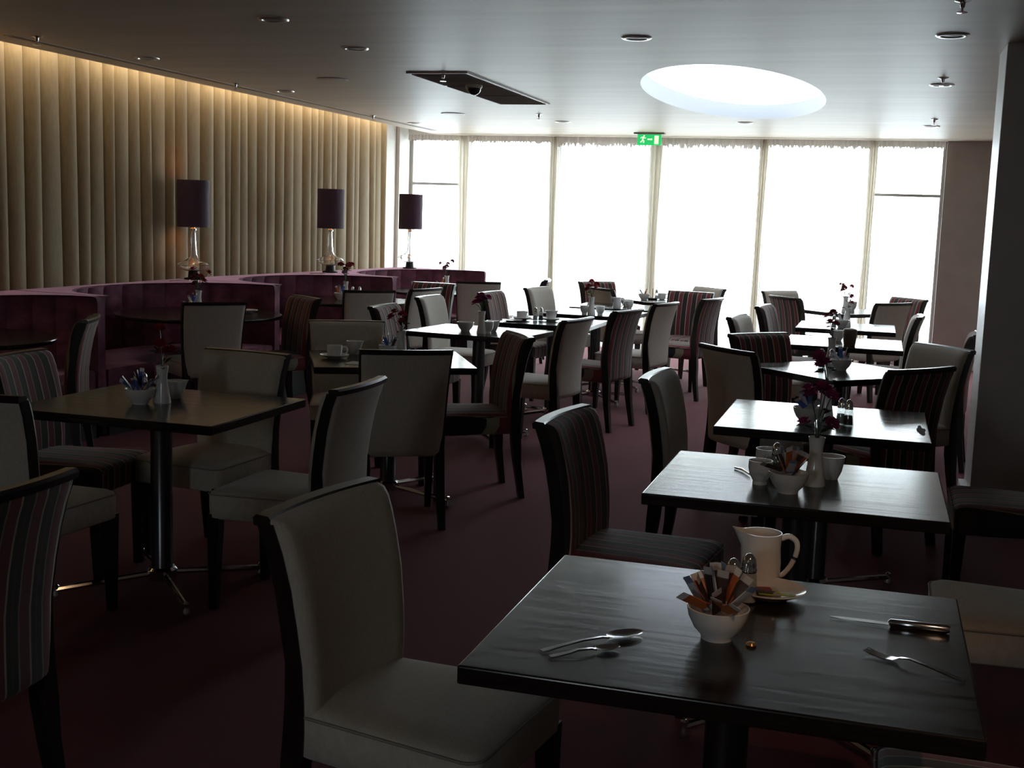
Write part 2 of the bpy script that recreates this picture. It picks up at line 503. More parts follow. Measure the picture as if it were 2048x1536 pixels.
def sheer_curtain(x0, x1, idx, label, dens=1.0, drape_left=0.0, dy=0.0):
    root = thing('sheer_curtain', label, 'curtain', ((x0 + x1) / 2, YB - .07 + dy, 0), 0, 'white sheer curtains across the window wall')
    w = x1 - x0
    rnd = random.Random(idx)
    n = int(w / .075)
    # cumulative pitch, tighter at both ends where the cloth is gathered
    ps = []
    for k in range(n + 10):
        t = k / (n + 9)
        e = min(t, 1 - t) * 2
        ps.append((.35 if e < .25 else 1.0) * rnd.uniform(.7, 1.3))
    tot = sum(ps); xs = [-.5 * w]
    for p in ps: xs.append(xs[-1] + p / tot * w)
    cols = []
    for k in range(len(xs) - 1):
        amp = rnd.uniform(.012, .026)
        for q in range(6):
            t = q / 6
            cols.append((xs[k] + (xs[k + 1] - xs[k]) * t, amp * math.sin(2 * math.pi * t) + .004 * math.sin(4 * math.pi * t)))
    cols.append((xs[-1], 0))
    zs = [.015, .3, .9, 1.6, 2.2, 2.40]
    vs = []; fs = []
    for z in zs:
        for (x, y) in cols:
            k = .55 + .45 * (1 - z / 2.4)
            xx = x
            if drape_left and z < 1.6:
                xx = x - drape_left * (x < -.3 * w) * (1.6 - z) / 1.6 * .5
            vs.append((xx, y * k * 1.3, z))
    nc = len(cols)
    for j in range(len(zs) - 1):
        for i in range(nc - 1):
            fs.append((j * nc + i, j * nc + i + 1, (j + 1) * nc + i + 1, (j + 1) * nc + i))
    if idx not in (1, 6): MB().add(vs, fs).build('voile', 'sheer', root, smooth=80)
    # heading: tight frill of irregular depth
    vs = []; fs = []
    nh = int(w / .012)
    hz = .045 + .05 * dens
    for i in range(nh + 1):
        x = -.5 * w + w * i / nh
        y = .010 * math.sin(i * 1.7) - .012
        d = hz * rnd.uniform(.55, 1.15)
        vs += [(x, y, 2.40 - d + .055), (x, y * .6, 2.475)]
    for i in range(nh):
        fs.append((2 * i, 2 * i + 2, 2 * i + 3, 2 * i + 1))
    MB().add(vs, fs).build('heading', 'heading', root, smooth=80, label='gathered heading tape')
sheer_curtain(edges[0] + .03, edges[1] - .02, 1, 'short gathered sheer pelmet over the leftmost window bay', .2)
sheer_curtain(edges[1] - .03, edges[2] + .02, 2, 'sheer curtain over the second window bay from the left', .45)
sheer_curtain(edges[2] - .02, edges[3] + .03, 3, 'sheer curtain directly left of the exit sign post', 1.0, 0, -.01)
sheer_curtain(edges[3] - .02, edges[4] + .03, 4, 'sheer curtain directly right of the exit sign post', 1.0)
sheer_curtain(edges[4] - .03, edges[5] + .02, 5, 'sheer curtain over the second window bay from the right', .6)
sheer_curtain(edges[5] - .02, edges[6] - .02, 6, 'short gathered sheer pelmet over the rightmost window bay', .5)
# the gathered ends of the sheers hang together in front of each post
for i in range(1, 6):
    root = thing('curtain_stack', ['', 'bunched sheer curtain hanging at the first window post from the left', 'bunched sheer curtain hanging at the second window post from the left',
                 'bunched sheer curtain hanging at the middle post under the exit sign', 'bunched sheer curtain hanging at the fourth window post from the left',
                 'bunched sheer curtain hanging at the last window post before the taupe wall'][i], 'curtain', (edges[i], YB - .13, 0), 0, 'curtain bunches at the window posts')
    wd = (.068, .046, .072, .046, .044)[i - 1]
    def fn(u, v, wd=wd, i=i):
        tz = v * 2.44 + .02
        fl = 1.0 - .25 * math.sin(math.pi * min(1, v * 1.2)) + (.5 * max(0, .35 - v))
        return ((u - .5) * 2 * wd * fl + .01 * math.sin(3 * v + i), .022 * math.sin(u * 19) - .004, tz)
    MB().grid(fn, 28, 8).build('voile', 'stack', root, smooth=80)

# ------------------------------------------------------------------ long pleated curtain on the left and its cove light
rnd = random.Random(3)
root = thing('pleated_curtain', 'long gold beige pleated curtain along the left wall behind the booths', 'curtain', (-5.55, 0, 0))
ys = [1.6]
while ys[-1] < 13.08:
    ys.append(ys[-1] + rnd.choice((.13, .16, .19, .22, .17)) * rnd.uniform(.9, 1.1))
leans = [rnd.gauss(0, .012) for _ in ys]
prof = [(0, .0), (.10, .028), (.28, .048), (.5, .056), (.72, .050), (.88, .034), (.96, .014), (.985, -.012)]
zs = [.02, .5, 1.0, 1.5, 2.0, 2.45, 2.80]
vs = []; nc = 0; fs = []
for z in zs:
    row = []
    for k in range(len(ys) - 1):
        for t, d in prof:
            l0 = leans[k] * (2.8 - z); l1 = leans[k + 1] * (2.8 - z)
            y = (ys[k] + l0) * (1 - t) + (ys[k + 1] + l1) * t
            row.append((d * (.8 + .2 * math.sin(k * 2.3)) , y, z))
    nc = len(row); vs += row
for j in range(len(zs) - 1):
    for i in range(nc - 1):
        fs.append((j * nc + i, j * nc + i + 1, (j + 1) * nc + i + 1, (j + 1) * nc + i))
MB().add(vs, fs).build('drape', 'drape', root, smooth=50)
for k in range(8):
    y0 = 1.8 + k * 1.42
    t = thing('cove_light', 'fluorescent batten hidden in the slot above the long curtain', 'light', (-5.325, y0, ZC + .09), 0, 'cove lights above the long curtain')
    MB().box(-.03, .03, 0, 1.36, -.02, .0).build('batten', 'white', t, smooth=None)
    MB().tube([(0, .03, .022), (0, 1.33, .022)], .013, 8).build('tube', 'tube', t)
    d = bpy.data.lights.new('cove_tube', 'AREA'); d.shape = 'RECTANGLE'; d.size = 1.3; d.size_y = .05
    d.energy = 2.5; d.color = (1.0, .80, .54)
    lo = bpy.data.objects.new('cove_tube_light', d); COL.objects.link(lo)
    lo.parent = t; lo.location = (-.045, .68, .03)
    lo.rotation_euler = (Matrix.Rotation(R(58), 3, 'Y') @ Matrix.Rotation(R(90), 3, 'Z')).to_euler()

# ------------------------------------------------------------------ ceiling fixtures
def ring_mesh(ri, ro, h, n=28):
    return MB().lathe([(ri, 0), (ri, -h * .6), ((ri + ro) / 2, -h), (ro, -h * .5), (ro, 0)], n)
dl_ring = MB()
n = 28
pr = [(.055, .0), (.058, -.008), (.072, -.010), (.082, -.004), (.082, 0)]
for j in range(len(pr)):
    for i in range(n):
        a = 2 * math.pi * i / n
        dl_ring.v.append((pr[j][0] * math.cos(a), pr[j][0] * math.sin(a), pr[j][1]))
for j in range(len(pr) - 1):
    for i in range(n):
        dl_ring.f.append((j * n + i, j * n + (i + 1) % n, (j + 1) * n + (i + 1) % n, (j + 1) * n + i))
me_ring = dl_ring.mesh('trim_ring', 60); me_ring.materials.append(M['satin'])
me_lens = MB().lathe([(.056, -.0005), (.050, -.003), (.03, -.0035), (.012, -.006), (.004, -.007)], 20).mesh('reflector', 50)
me_lens.materials.append(M['grille'])
DL = [(-1.32, 6.57, 'in the ceiling nearest above the nearest end of the skylight'), (.28, 6.60, 'at the right, nearest of the pillar-side row'),
      (.33, 8.77, 'beside a sprinkler, right of the skylight middle'), (.39, 12.16, 'at the right near the taupe wall by the windows'),
      (-1.31, 11.95, 'just beyond the far end of the skylight'), (-3.13, 12.03, 'beyond the air grille near the windows'),
      (-4.87, 12.39, 'in the far left ceiling corner'), (-4.79, 9.24, 'near the long curtain, above the middle booths'),
      (-4.76, 7.22, 'near the long curtain, nearest of that row'), (-3.09, 6.86, 'in the dim ceiling just before the air grille'),
      (-3.08, 5.81, 'in the darkest part of the ceiling at the top edge')]
for x, y, w in DL:
    t = thing('downlight', 'round white rimmed downlight ' + w, 'downlight', (x, y, ZC), 0, 'recessed ceiling downlights')
    link_mesh('trim_ring', me_ring, t); link_mesh('reflector', me_lens, t)
# the one switched-on halogen, behind the camera
t = thing('downlight', 'lit warm halogen downlight in the ceiling behind the viewpoint', 'downlight', (.62, .75, ZC), 0, 'recessed ceiling downlights')
link_mesh('trim_ring', me_ring, t)
MB().lathe([(.054, -.001), (.040, -.003), (.01, -.004)], 20).build('lamp_face', emis('halogen_glow', (1.0, .58, .30), 25.0), t)
d = bpy.data.lights.new('halogen', 'SPOT'); d.energy = 22; d.color = (1, .62, .38); d.spot_size = R(34); d.spot_blend = 1.0; d.shadow_soft_size = .04
lo = bpy.data.objects.new('halogen_light', d); COL.objects.link(lo); lo.parent = t; lo.location = (0, 0, -.02)
lo.rotation_euler = Vector((-.62, 1.75, -1.70)).to_track_quat('-Z', 'Y').to_euler()
me_sb = MB().lathe([(.034, 0), (.034, -.004), (.012, -.010), (.009, -.030), (.007, -.032)], 16).mesh('body', 40); me_sb.materials.append(M['chrome'])
me_sd = MB().lathe([(.004, -.028), (.005, -.048), (.022, -.050), (.022, -.053), (.003, -.055)], 14).mesh('deflector', 40); me_sd.materials.append(M['chrome'])
for x, y, w in [(.32, 8.38, 'right of the skylight, just before a downlight'), (.39, 11.41, 'near the windows at the right'), (-3.15, 11.2, 'between the air grille and the windows'),
                (.27, 5.63, 'at the top edge near the pillar'), (-2.96, 8.05, 'at the near end of the air grille'), (-4.87, 6.25, 'near the long curtain, nearest one'),
                (-4.92, 8.67, 'near the long curtain above the middle booths'), (-4.95, 11.45, 'near the far end of the long curtain')]:
    t = thing('sprinkler', 'small chrome sprinkler ' + w, 'sprinkler', (x, y, ZC - (.006 if w.startswith('at the near') else 0)), 0, 'ceiling sprinklers')
    link_mesh('body', me_sb, t); link_mesh('deflector', me_sd, t)
for x, y, w in [(-3.96, 8.41, 'left of the air grille, nearer one'), (-4.01, 11.21, 'beyond the air grille, further one')]:
    t = thing('ceiling_speaker', 'flush round ceiling speaker ' + w, 'speaker', (x, y, ZC), 0, 'flush ceiling speakers')
    MB().lathe([(.118, 0), (.118, -.006), (.105, -.010)], 32).build('rim', 'white', t)
    MB().lathe([(.104, -.0102), (.06, -.0125), (.01, -.013)], 32).build('mesh_cover', 'ceil', t)
g = thing('air_grille', 'long dark slatted air grille recessed in the ceiling', 'air grille', (-2.99, 9.08, ZC))
MB().box(-.21, .21, -1.07, 1.07, -.003, -.001).build('shade_backing', 'grill_d', g, smooth=None)  # flat dark sheet in place of a hole, its colour paints the shade behind the slats
MB().box(-.225, -.2, -1.085, 1.085, -.012, 0).box(.2, .225, -1.085, 1.085, -.012, 0).box(-.2, .2, -1.085, -1.06, -.012, 0).box(-.2, .2, 1.06, 1.085, -.012, 0).box(-.2, .2, -.36, -.34, -.011, 0).box(-.2, .2, .34, .36, -.011, 0).build('frame', 'grille', g, smooth=None)
sl = MB().box(-.2, .2, -.012, .012, -.0015, .0015, Matrix.Rotation(R(35), 4, 'X')).mesh('slat'); sl.materials.append(M['grille'])
for k in range(58):
    y = -1.03 + k * .0362
    if min(abs(y + .35), abs(y - .35)) > .02:
        link_mesh('slat', sl, g, (0, y, -.010))
d = thing('dome_camera', 'small dark dome security camera under the air grille', 'camera', (-2.94, 8.66, ZC - .012))
MB().lathe([(.062, 0), (.062, -.02), (.055, -.028)], 24).build('mount', 'grille', d)
MB().lathe([(.052, -.028), (.050, -.045), (.040, -.062), (.022, -.074), (.004, -.078)], 24).build('dome', mat('smoked_dome', (.02, .02, .02), .06), d)
s_ = thing('slot_diffuser', 'thin linear slot diffuser in the ceiling beside the long curtain', 'vent', (-5.03, 9.8, ZC))
MB().box(-.035, .035, -3.6, 3.6, -.004, -.0005).build('frame', 'ceil', s_, smooth=None)
MB().box(-.022, -.006, -3.58, 3.58, -.0048, -.004).build('slot', 'grill_d', s_, smooth=None)  # raised dark strips, shade of the open slots put into their colour
MB().box(.006, .022, -3.58, 3.58, -.0048, -.004).build('slot', 'grill_d', s_, smooth=None)
# exit sign
e = thing('exit_sign', 'green lit running man exit sign hanging from the ceiling', 'sign', (-2.50, 13.42, ZC))
MB().box(-.17, .17, -.05, .05, -.018, 0).build('ceiling_plate', 'alu', e, smooth=None, bevel=.003)
MB().box(-.132, .132, -.012, .012, -.135, -.018).build('panel', 'exit_green', e, smooth=None, bevel=.002)
yy = -.0135
pm = MB()
def poly(pts, y=yy):
    pm.add([(x, y, z) for x, z in pts] + [(x, y + .001, z) for x, z in pts],
           [tuple(range(len(pts))), tuple(range(2 * len(pts) - 1, len(pts) - 1, -1))] + [(i, (i + 1) % len(pts), len(pts) + (i + 1) % len(pts), len(pts) + i) for i in range(len(pts))])
def circ(cx, cz, r): poly([(cx + r * math.cos(t * .785), cz + r * math.sin(t * .785)) for t in range(8)])
def bar(x0, z0, x1, z1, w):
    dx, dz = x1 - x0, z1 - z0; l = math.hypot(dx, dz); nx, nz = -dz / l * w, dx / l * w
    poly([(x0 + nx, z0 + nz), (x1 + nx, z1 + nz), (x1 - nx, z1 - nz), (x0 - nx, z0 - nz)])
circ(-.058, -.034, .0085)
bar(-.066, -.045, -.074, -.078, .008); bar(-.066, -.047, -.048, -.060, .004); bar(-.048, -.060, -.038, -.055, .0038)
bar(-.068, -.047, -.088, -.050, .004); bar(-.088, -.050, -.096, -.062, .0038); bar(-.073, -.078, -.058, -.090, .0052)
bar(-.058, -.090, -.062, -.112, .0048); bar(-.074, -.078, -.082, -.096, .0052); bar(-.082, -.096, -.100, -.104, .0048)
pm.build('running_man', 'exit_white', e, smooth=None)
pm = MB(); bar(-.020, -.071, .026, -.071, .006); poly([(.022, -.058), (.036, -.071), (.022, -.084)])
pm.build('arrow', 'exit_white', e, smooth=None)
pm = MB(); poly([(.058, -.032), (.104, -.032), (.104, -.122), (.058, -.122)])
pm.build('doorway', 'exit_white', e, smooth=None)

# ------------------------------------------------------------------ scalloped velvet booths
O0 = Vector((-4.75, 6.67)); UD = Vector((.1149, .9934)); VD = Vector((-.9934, .1149))
def uv(u, v, z): 
    p = O0 + UD * u + VD * v
    return (p.x, p.y, z)
ZB = .92
def booth(u0, u1, b, label):
    root = thing('velvet_booth', label, 'booth', (0, 0, 0), 0, 'curved plum velvet booths along the curtain')
    te = .055
    uc, a = (u0 + u1) / 2, (u1 - u0) / 2 - te
    vout = lambda u: min(1.02, (.735 + .1149 * u) / .9934)
    NC, NP = 15, 6
    def arc(off, groove):
        pts = []
        for k in range(NC * NP + 1):
            t = math.pi * k / (NC * NP)
            fr = (k % NP) / NP
            gr = groove * (abs(math.cos(math.pi * fr)) ** 10)
            aa, bb = a - off + gr, b - off + gr
            pts.append((uc + aa * math.cos(t), bb * abs(math.sin(t)) ** .85))
        return pts
    def ring_at(z, off, groove, sh=0.0):
        loop = [(u0 + sh, -.0 + sh), (u0 + sh, vout(u0) - sh)]
        for q in range(1, 6):
            uq = u0 + (u1 - u0) * q / 6
            loop.append((uq, vout(uq) - sh))
        loop += [(u1 - sh, vout(u1) - sh), (u1 - sh, sh)] + arc(off, groove)
        return [uv(x, y, z) for x, y in loop]
    MB().loft([ring_at(.10, 0, 0.0), ring_at(.42, .0, .022), ring_at(.86, .0, .022), ring_at(.905, .004, .018), ring_at(ZB, .02, .004, .012)]).build('back', 'velvet', root, smooth=40)
    MB().loft([ring_at(0, -.02, 0.0, .02), ring_at(.10, -.02, 0.0, .02)]).build('plinth', 'black', root, smooth=None)
    def cres(off_o, off_i, z):
        o_ = [(uc + (a - off_o) * math.cos(math.pi * k / 40), (b - off_o) * abs(math.sin(math.pi * k / 40)) ** .85) for k in range(41)]
        ai, bi = max(.2, a - off_i), max(.12, b - off_i)
        i_ = [(uc + ai * math.cos(math.pi * k / 40), bi * abs(math.sin(math.pi * k / 40)) ** .85) for k in range(40, -1, -1)]
        return [uv(x, y, z) for x, y in o_ + i_]
    MB().loft([cres(.005, .43, .20), cres(.005, .45, .24), cres(.005, .455, .40), cres(.01, .435, .435), cres(.03, .40, .445)]).build('seat', 'velvet', root, smooth=45)
    MB().loft([cres(.005, .36, .0), cres(.005, .38, .20)]).build('seat_base', 'black', root, smooth=40)
    return root
booth(-1.95, 0.0, .56, 'curved plum velvet booth at the left edge, nearest of the row')
booth(0.0, 1.97, .76, 'curved plum velvet booth with channelled back, second from the left edge')
booth(1.97, 3.88, .84, 'curved plum velvet booth between the two lamps against the curtain')
booth(3.88, 5.93, .84, 'curved plum velvet booth in the far corner in front of the window')

# ------------------------------------------------------------------ table lamps on the booth backs
def lamp(x, y, label, watts):
    t = thing('table_lamp', label, 'lamp', (x, y, ZB), 0, 'glass lamps with plum shades on the booth backs')
    MB().lathe([(.075, 0), (.075, .012), (.045, .018), (.040, .060), (.038, .066)], 28).build('foot', 'black', t)
    pr = [(.030, .066), (.075, .075), (.118, .098), (.132, .118), (.118, .136), (.075, .152), (.042, .172), (.030, .20), (.0245, .26), (.021, .33), (.019, .40)]
    inner = [(r - .006, z + (.006 if i == 0 else 0)) for i, (r, z) in enumerate(pr)][::-1]
    MB().lathe(pr + [(.018, .402), (.013, .402)] + inner, 36).build('glass_body', 'glass', t, smooth=60)
    MB().tube([(0, 0, .06), (0, 0, .44)], .005, 8).build('stem', 'chrome', t)
    MB().lathe([(.024, .398), (.024, .412), (.012, .42), (.012, .47), (.006, .475)], 20).build('collar', 'chrome', t)
    sh = MB()
    n = 40
    for r, z in ((.128, .425), (.128, .80), (.124, .80), (.124, .425)):
        for i in range(n):
            q = 2 * math.pi * i / n
            sh.v.append((r * math.cos(q), r * math.sin(q), z))
    for j in range(4):
        for i in range(n):
            sh.f.append((j * n + i, j * n + (i + 1) % n, ((j + 1) % 4) * n + (i + 1) % n, ((j + 1) % 4) * n + i))
    s = sh.build('shade', 'lampshade', t, smooth=40)
    li = MB()
    for z in (.427, .798):
        for i in range(n):
            q = 2 * math.pi * i / n
            li.v.append((.1235 * math.cos(q), .1235 * math.sin(q), z))
    for i in range(n): li.f.append((i, (i + 1) % n, n + (i + 1) % n, n + i))
    li.build('lining', 'shade_in', s)
    MB().lathe([(.008, .475), (.022, .495), (.028, .52), (.020, .545), (.006, .556)], 16).build('bulb', 'bulb', t)
    MB().box(-.122, .122, -.003, .003, .476, .482).box(-.003, .003, -.122, .122, .476, .482).build('spider', 'chrome', t, smooth=None)
    d = bpy.data.lights.new('lamp_bulb', 'POINT'); d.energy = watts; d.color = (1, .58, .25); d.shadow_soft_size = .035
    lo = bpy.data.objects.new('lamp_bulb_light', d); COL.objects.link(lo); lo.parent = t; lo.location = (0, 0, .60)
lamp(-5.33, 8.72, 'glass lamp with plum drum shade, nearest and leftmost one', .5)
lamp(-5.08, 10.77, 'glass lamp with plum drum shade in the middle, before the curtain', .5)
lamp(-4.87, 12.33, 'glass lamp with plum drum shade against the bright window', .5)
lamp(-5.44, 6.30, 'glass lamp with plum drum shade just off the left edge, only its glass showing', .8)
for x, y, l in [(-5.22, 8.47, 'thin white flex lying by the nearest lamp'), (-4.98, 10.45, 'thin white flex lying by the middle lamp')]:
    tag(MB().tube([(x - .1, y - .12, ZB + .006), (x - .04, y - .06, ZB + .012), (x, y, ZB + .006), (x - .06, y + .12, ZB + .006)], .005, 6).build('lamp_flex', 'white'), l, 'cable', 'flexes by the lamps')

# ------------------------------------------------------------------ tables
def pedestal(t, arm, dark=True, rot=45):
    MB().lathe([(.050, .055), (.052, .07), (.042, .085), (.042, .68), (.055, .69), (.055, .705)], 24).build('column', 'pole' if dark else 'chrome', t)
    MB().lathe([(.03, .03), (.058, .035), (.060, .075), (.05, .085)], 20).build('hub', 'chrome', t)
    MB().box(-.13, .13, -.13, .13, .697, .706).build('top_plate', 'black', t, smooth=None)
    for k in range(4):
        q = R(rot + 90 * k)
        c, s = math.cos(q), math.sin(q)
        l = MB().tube([(.05 * c, .05 * s, .058), (arm * c, arm * s, .035)], .0125, 8).build('foot_bar', 'chrome', t)
        MB().lathe([(.017, 0), (.017, .018), (.012, .03), (.012, .05), (.006, .056)], 12, (arm * c, arm * s, 0)).build('glide', 'chrome', l)
def square_table(x, y, w, d, rot, label, rotbar=45):
    t = thing('square_table', label, 'table', (x, y, 0), R(rot), 'dark square dining tables')
    MB().box(-w / 2, w / 2, -d / 2, d / 2, .706, .74).build('tabletop', 'wood', t, smooth=None, bevel=.004, seg=3)
    pedestal(t, min(w, d) * .5 + .03, True, rotbar)
    return t
def round_table(x, y, r, label):
    t = thing('round_table', label, 'table', (x, y, 0), 0, 'dark round booth tables')
    MB().lathe([(r - .03, .712), (r - .004, .716), (r, .724), (r, .735), (r - .004, .74), (r - .03, .74)], 56).build('tabletop', 'wood', t, smooth=40)
    pedestal(t, .36, False)
    return t
square_table(-.215, 2.25, .85, .745, 0, 'dark wooden square table in the foreground, nearest of the right row')
square_table(-.18, 3.675, .83, .70, 0, 'dark square table second in the right row, carrying two white cups')
square_table(-.16, 4.97, .79, .78, 0, 'dark square table third in the right row, with a stained right edge')
square_table(-.17, 6.77, .73, .73, 45, 'dark square table set cornerwise, fourth in the right row')
square_table(-.18, 8.46, .76, .76, 0, 'dark square table fifth in the right row, with a brown holder')
square_table(-.20, 9.87, .74, .74, 0, 'dark square table sixth in the right row')
square_table(-.25, 11.76, .73, .73, 45, 'dark square table set cornerwise, last of the right row by the windows')
square_table(-2.64, 4.08, .88, .74, 0, 'dark square table at the left front with a blue sachet bowl', 45)
square_table(-2.44, 5.92, .82, .76, 28, 'dark square table turned askew, with cup and saucer, behind a beige chair', 45)
square_table(-2.54, 7.73, .82, .68, -6, 'dark square table in the middle row reflecting the windows, with pink flowers')
square_table(-2.31, 8.80, .70, .70, 0, 'dark square table in the middle row with cup and plates')
square_table(-2.22, 9.88, .72, .70, -2, 'dark square table in the middle row with red flowers and two goblet cups')
square_table(-2.23, 10.76, .72, .70, 0, 'dark square table in the middle row with a small jug')
square_table(-2.07, 12.03, .73, .73, 45, 'dark square table set cornerwise in front of the middle window')
round_table(-4.93, 5.55, .56, 'dark round table at the left edge in the nearest booth')
round_table(-4.70, 7.76, .60, 'dark round table in the second booth, with red flowers')
round_table(-4.42, 9.80, .55, 'dark round table in the third booth, between the lamps')
round_table(-4.27, 11.62, .52, 'dark round table on a chrome column in the far corner booth')

# ------------------------------------------------------------------ chairs
def cy(z):   # profile of the back: y of the rear upright at height z
    pts = [(0, -.245), (.20, -.222), (.40, -.212), (.55, -.212), (.70, -.232), (.80, -.258), (.88, -.288)]
    for (a, ya), (b, yb) in zip(pts, pts[1:]):
        if z <= b:
            t = (z - a) / (b - a); return ya + (yb - ya) * t
    return pts[-1][1]
def hw(z): return .195 + .022 * min(1, max(0, (z - .40) / .47))     # half width of the back
def curve(x): return .020 * (x / .215) ** 2                          # plan curve of the back
def chair_meshes():
    ms = {}
    # padded front of the back and flat rear panel
    def pad(z0, z1, y_off, thick, inset, nx=12, nz=12):
        mb = MB()
        def surf(front):
            def fn(u, v):
                z = z0 + (z1 - z0) * v
                h = hw(z) - inset
                x = (2 * u - 1) * h
                eu = min(u, 1 - u) * 2 * h; ev = min(v, 1 - v) * (z1 - z0)
                k = (1 - max(0, 1 - eu / .018) ** 2) * (1 - max(0, 1 - ev / .018) ** 2)
                return (x, cy(z) + curve(x) + y_off + (thick * k if front else 0), z)
            return fn
        # warp u,v so that there are rows close to the borders
        w = [0, .02, .06, .13, .25, .4, .5, .6, .75, .87, .94, .98, 1]
        ff = surf(True); fb = surf(False)
        n = len(w)
        for fn in (ff, fb):
            k = len(mb.v)
            mb.v += [fn(a, b) for b in w for a in w]
            mb.f += [(k + j * n + i, k + j * n + i + 1, k + (j + 1) * n + i + 1, k + (j + 1) * n + i) for j in range(n - 1) for i in range(n - 1)]
        loop = [i for i in range(n)] + [j * n + n - 1 for j in range(1, n)] + [(n - 1) * n + i for i in range(n - 2, -1, -1)] + [j * n for j in range(n - 2, 0, -1)]
        N2 = n * n
        for a, b in zip(loop, loop[1:] + loop[:1]):
            mb.f.append((a, b, b + N2, a + N2))
        return mb
    ms['backrest'] = pad(.40, .870, .013, .034, -.002).mesh('backrest', 60)
    ms['back_panel'] = pad(.36, .860, -.017, -.013, .001).mesh('back_panel', 60)
    # top rail
    rail = MB()
    rings = []
    for k in range(13):
        x = (-1 + 2 * k / 12) * (hw(.87) + .003)
        y = cy(.865) + curve(x)
        rings.append([(x, y - .026, .852), (x, y + .012, .852), (x, y + .015, .868), (x, y + .010, .874), (x, y - .020, .876), (x, y - .029, .868)])
    rail.loft(rings); ms['top_rail'] = rail.mesh('top_rail', 40)
    # rear legs rise as the uprights of the back
    for s, nm in ((-1, 'legRL'), (1, 'legRR')):
        rings = []
        for z in (0, .1, .2, .3, .40, .48, .56, .64, .72, .80, .858):
            wd = .017 + .006 * min(1, z / .3) - .012 * max(0, min(1, (z - .36) / .12))
            dp = .016 + .004 * min(1, z / .35) + .008 * max(0, 1 - abs(z - .36) / .2)
            x = s * (hw(max(z, .4)) - wd + .004 + .01 * max(0, (.4 - z)) / .4)
            y = cy(z) + curve(x) * min(1, z / .5)
            rings.append([(x - wd, y - dp, z), (x + wd, y - dp, z), (x + wd, y + dp, z), (x - wd, y + dp, z)])
        ms[nm] = MB().loft(rings).mesh('leg', 30)
    for s, nm in ((-1, 'legFL'), (1, 'legFR')):
        rings = []
        for z, w_ in ((0, .014), (.18, .019), (.37, .024)):
            x = s * (.198 + .004 * (.37 - z)); y = .218 + .02 * (.37 - z)
            rings.append([(x - w_, y - w_, z), (x + w_, y - w_, z), (x + w_, y + w_, z), (x - w_, y + w_, z)])
        ms[nm] = MB().loft(rings).mesh('leg', 30)
    # seat cushion: tapered rounded slab with a slightly crowned top
    def seat_ring(z, g):
        pts = []
        fx, rx, f, b = .226 - g, .196 - g, .245 - g, -.205 + g * .3
        rc = .035
        def corner(cx, cy_, a0):
            for q in range(5):
                t = R(a0 + 90 * q / 4)
                pts.append((cx + rc * math.cos(t), cy_ + rc * math.sin(t), z))
        corner(fx - rc, f - rc, 0); corner(-fx + rc, f - rc, 90)
        corner(-rx + rc, b + rc, 180); corner(rx - rc, b + rc, 270)
        return pts
    st = MB().loft([seat_ring(.352, .010), seat_ring(.358, .002), seat_ring(.40, .0), seat_ring(.440, .0), seat_ring(.452, .006), seat_ring(.460, .018), seat_ring(.466, .05), seat_ring(.470, .10)])
    ms['seat'] = st.mesh('seat', 50)
    pl = MB().tube(seat_ring(.4465, -.001) + [seat_ring(.4465, -.001)[0]], .0032, 5)
    ms['piping'] = pl.mesh('piping', 60)
    return ms
CM = {}
for kind, fab in (('b', 'linen'), ('s', 'stripe')):
    base = chair_meshes()
    for k, me in base.items():
        me.materials.append(M['frame'] if k.startswith('leg') or k == 'top_rail' else M['piping'] if (k == 'piping' and kind == 'b') else M[fab])
    CM[kind] = base
GROUPS = {'b': 'beige linen dining chairs', 's': 'striped velour dining chairs'}
def chair(kind, mx, my, face, label):
    """mx, my: middle of the top rail on the floor plan; face: direction the sitter faces, degrees"""
    q = R(face)
    ox, oy = mx + .288 * math.cos(q), my + .288 * math.sin(q)
    t = thing('dining_chair', label, 'chair', (ox, oy, 0), q - math.pi / 2, GROUPS[kind])
    c = CM[kind]
    for k in ('backrest', 'back_panel', 'top_rail', 'seat'):
        o = link_mesh(k, c[k], t)
        if k == 'seat': link_mesh('piping', c['piping'], o)
    for k in ('legRL', 'legRR', 'legFL', 'legFR'): link_mesh('leg', c[k], t)
B_, S_ = 'beige linen dining chair ', 'striped velour dining chair '
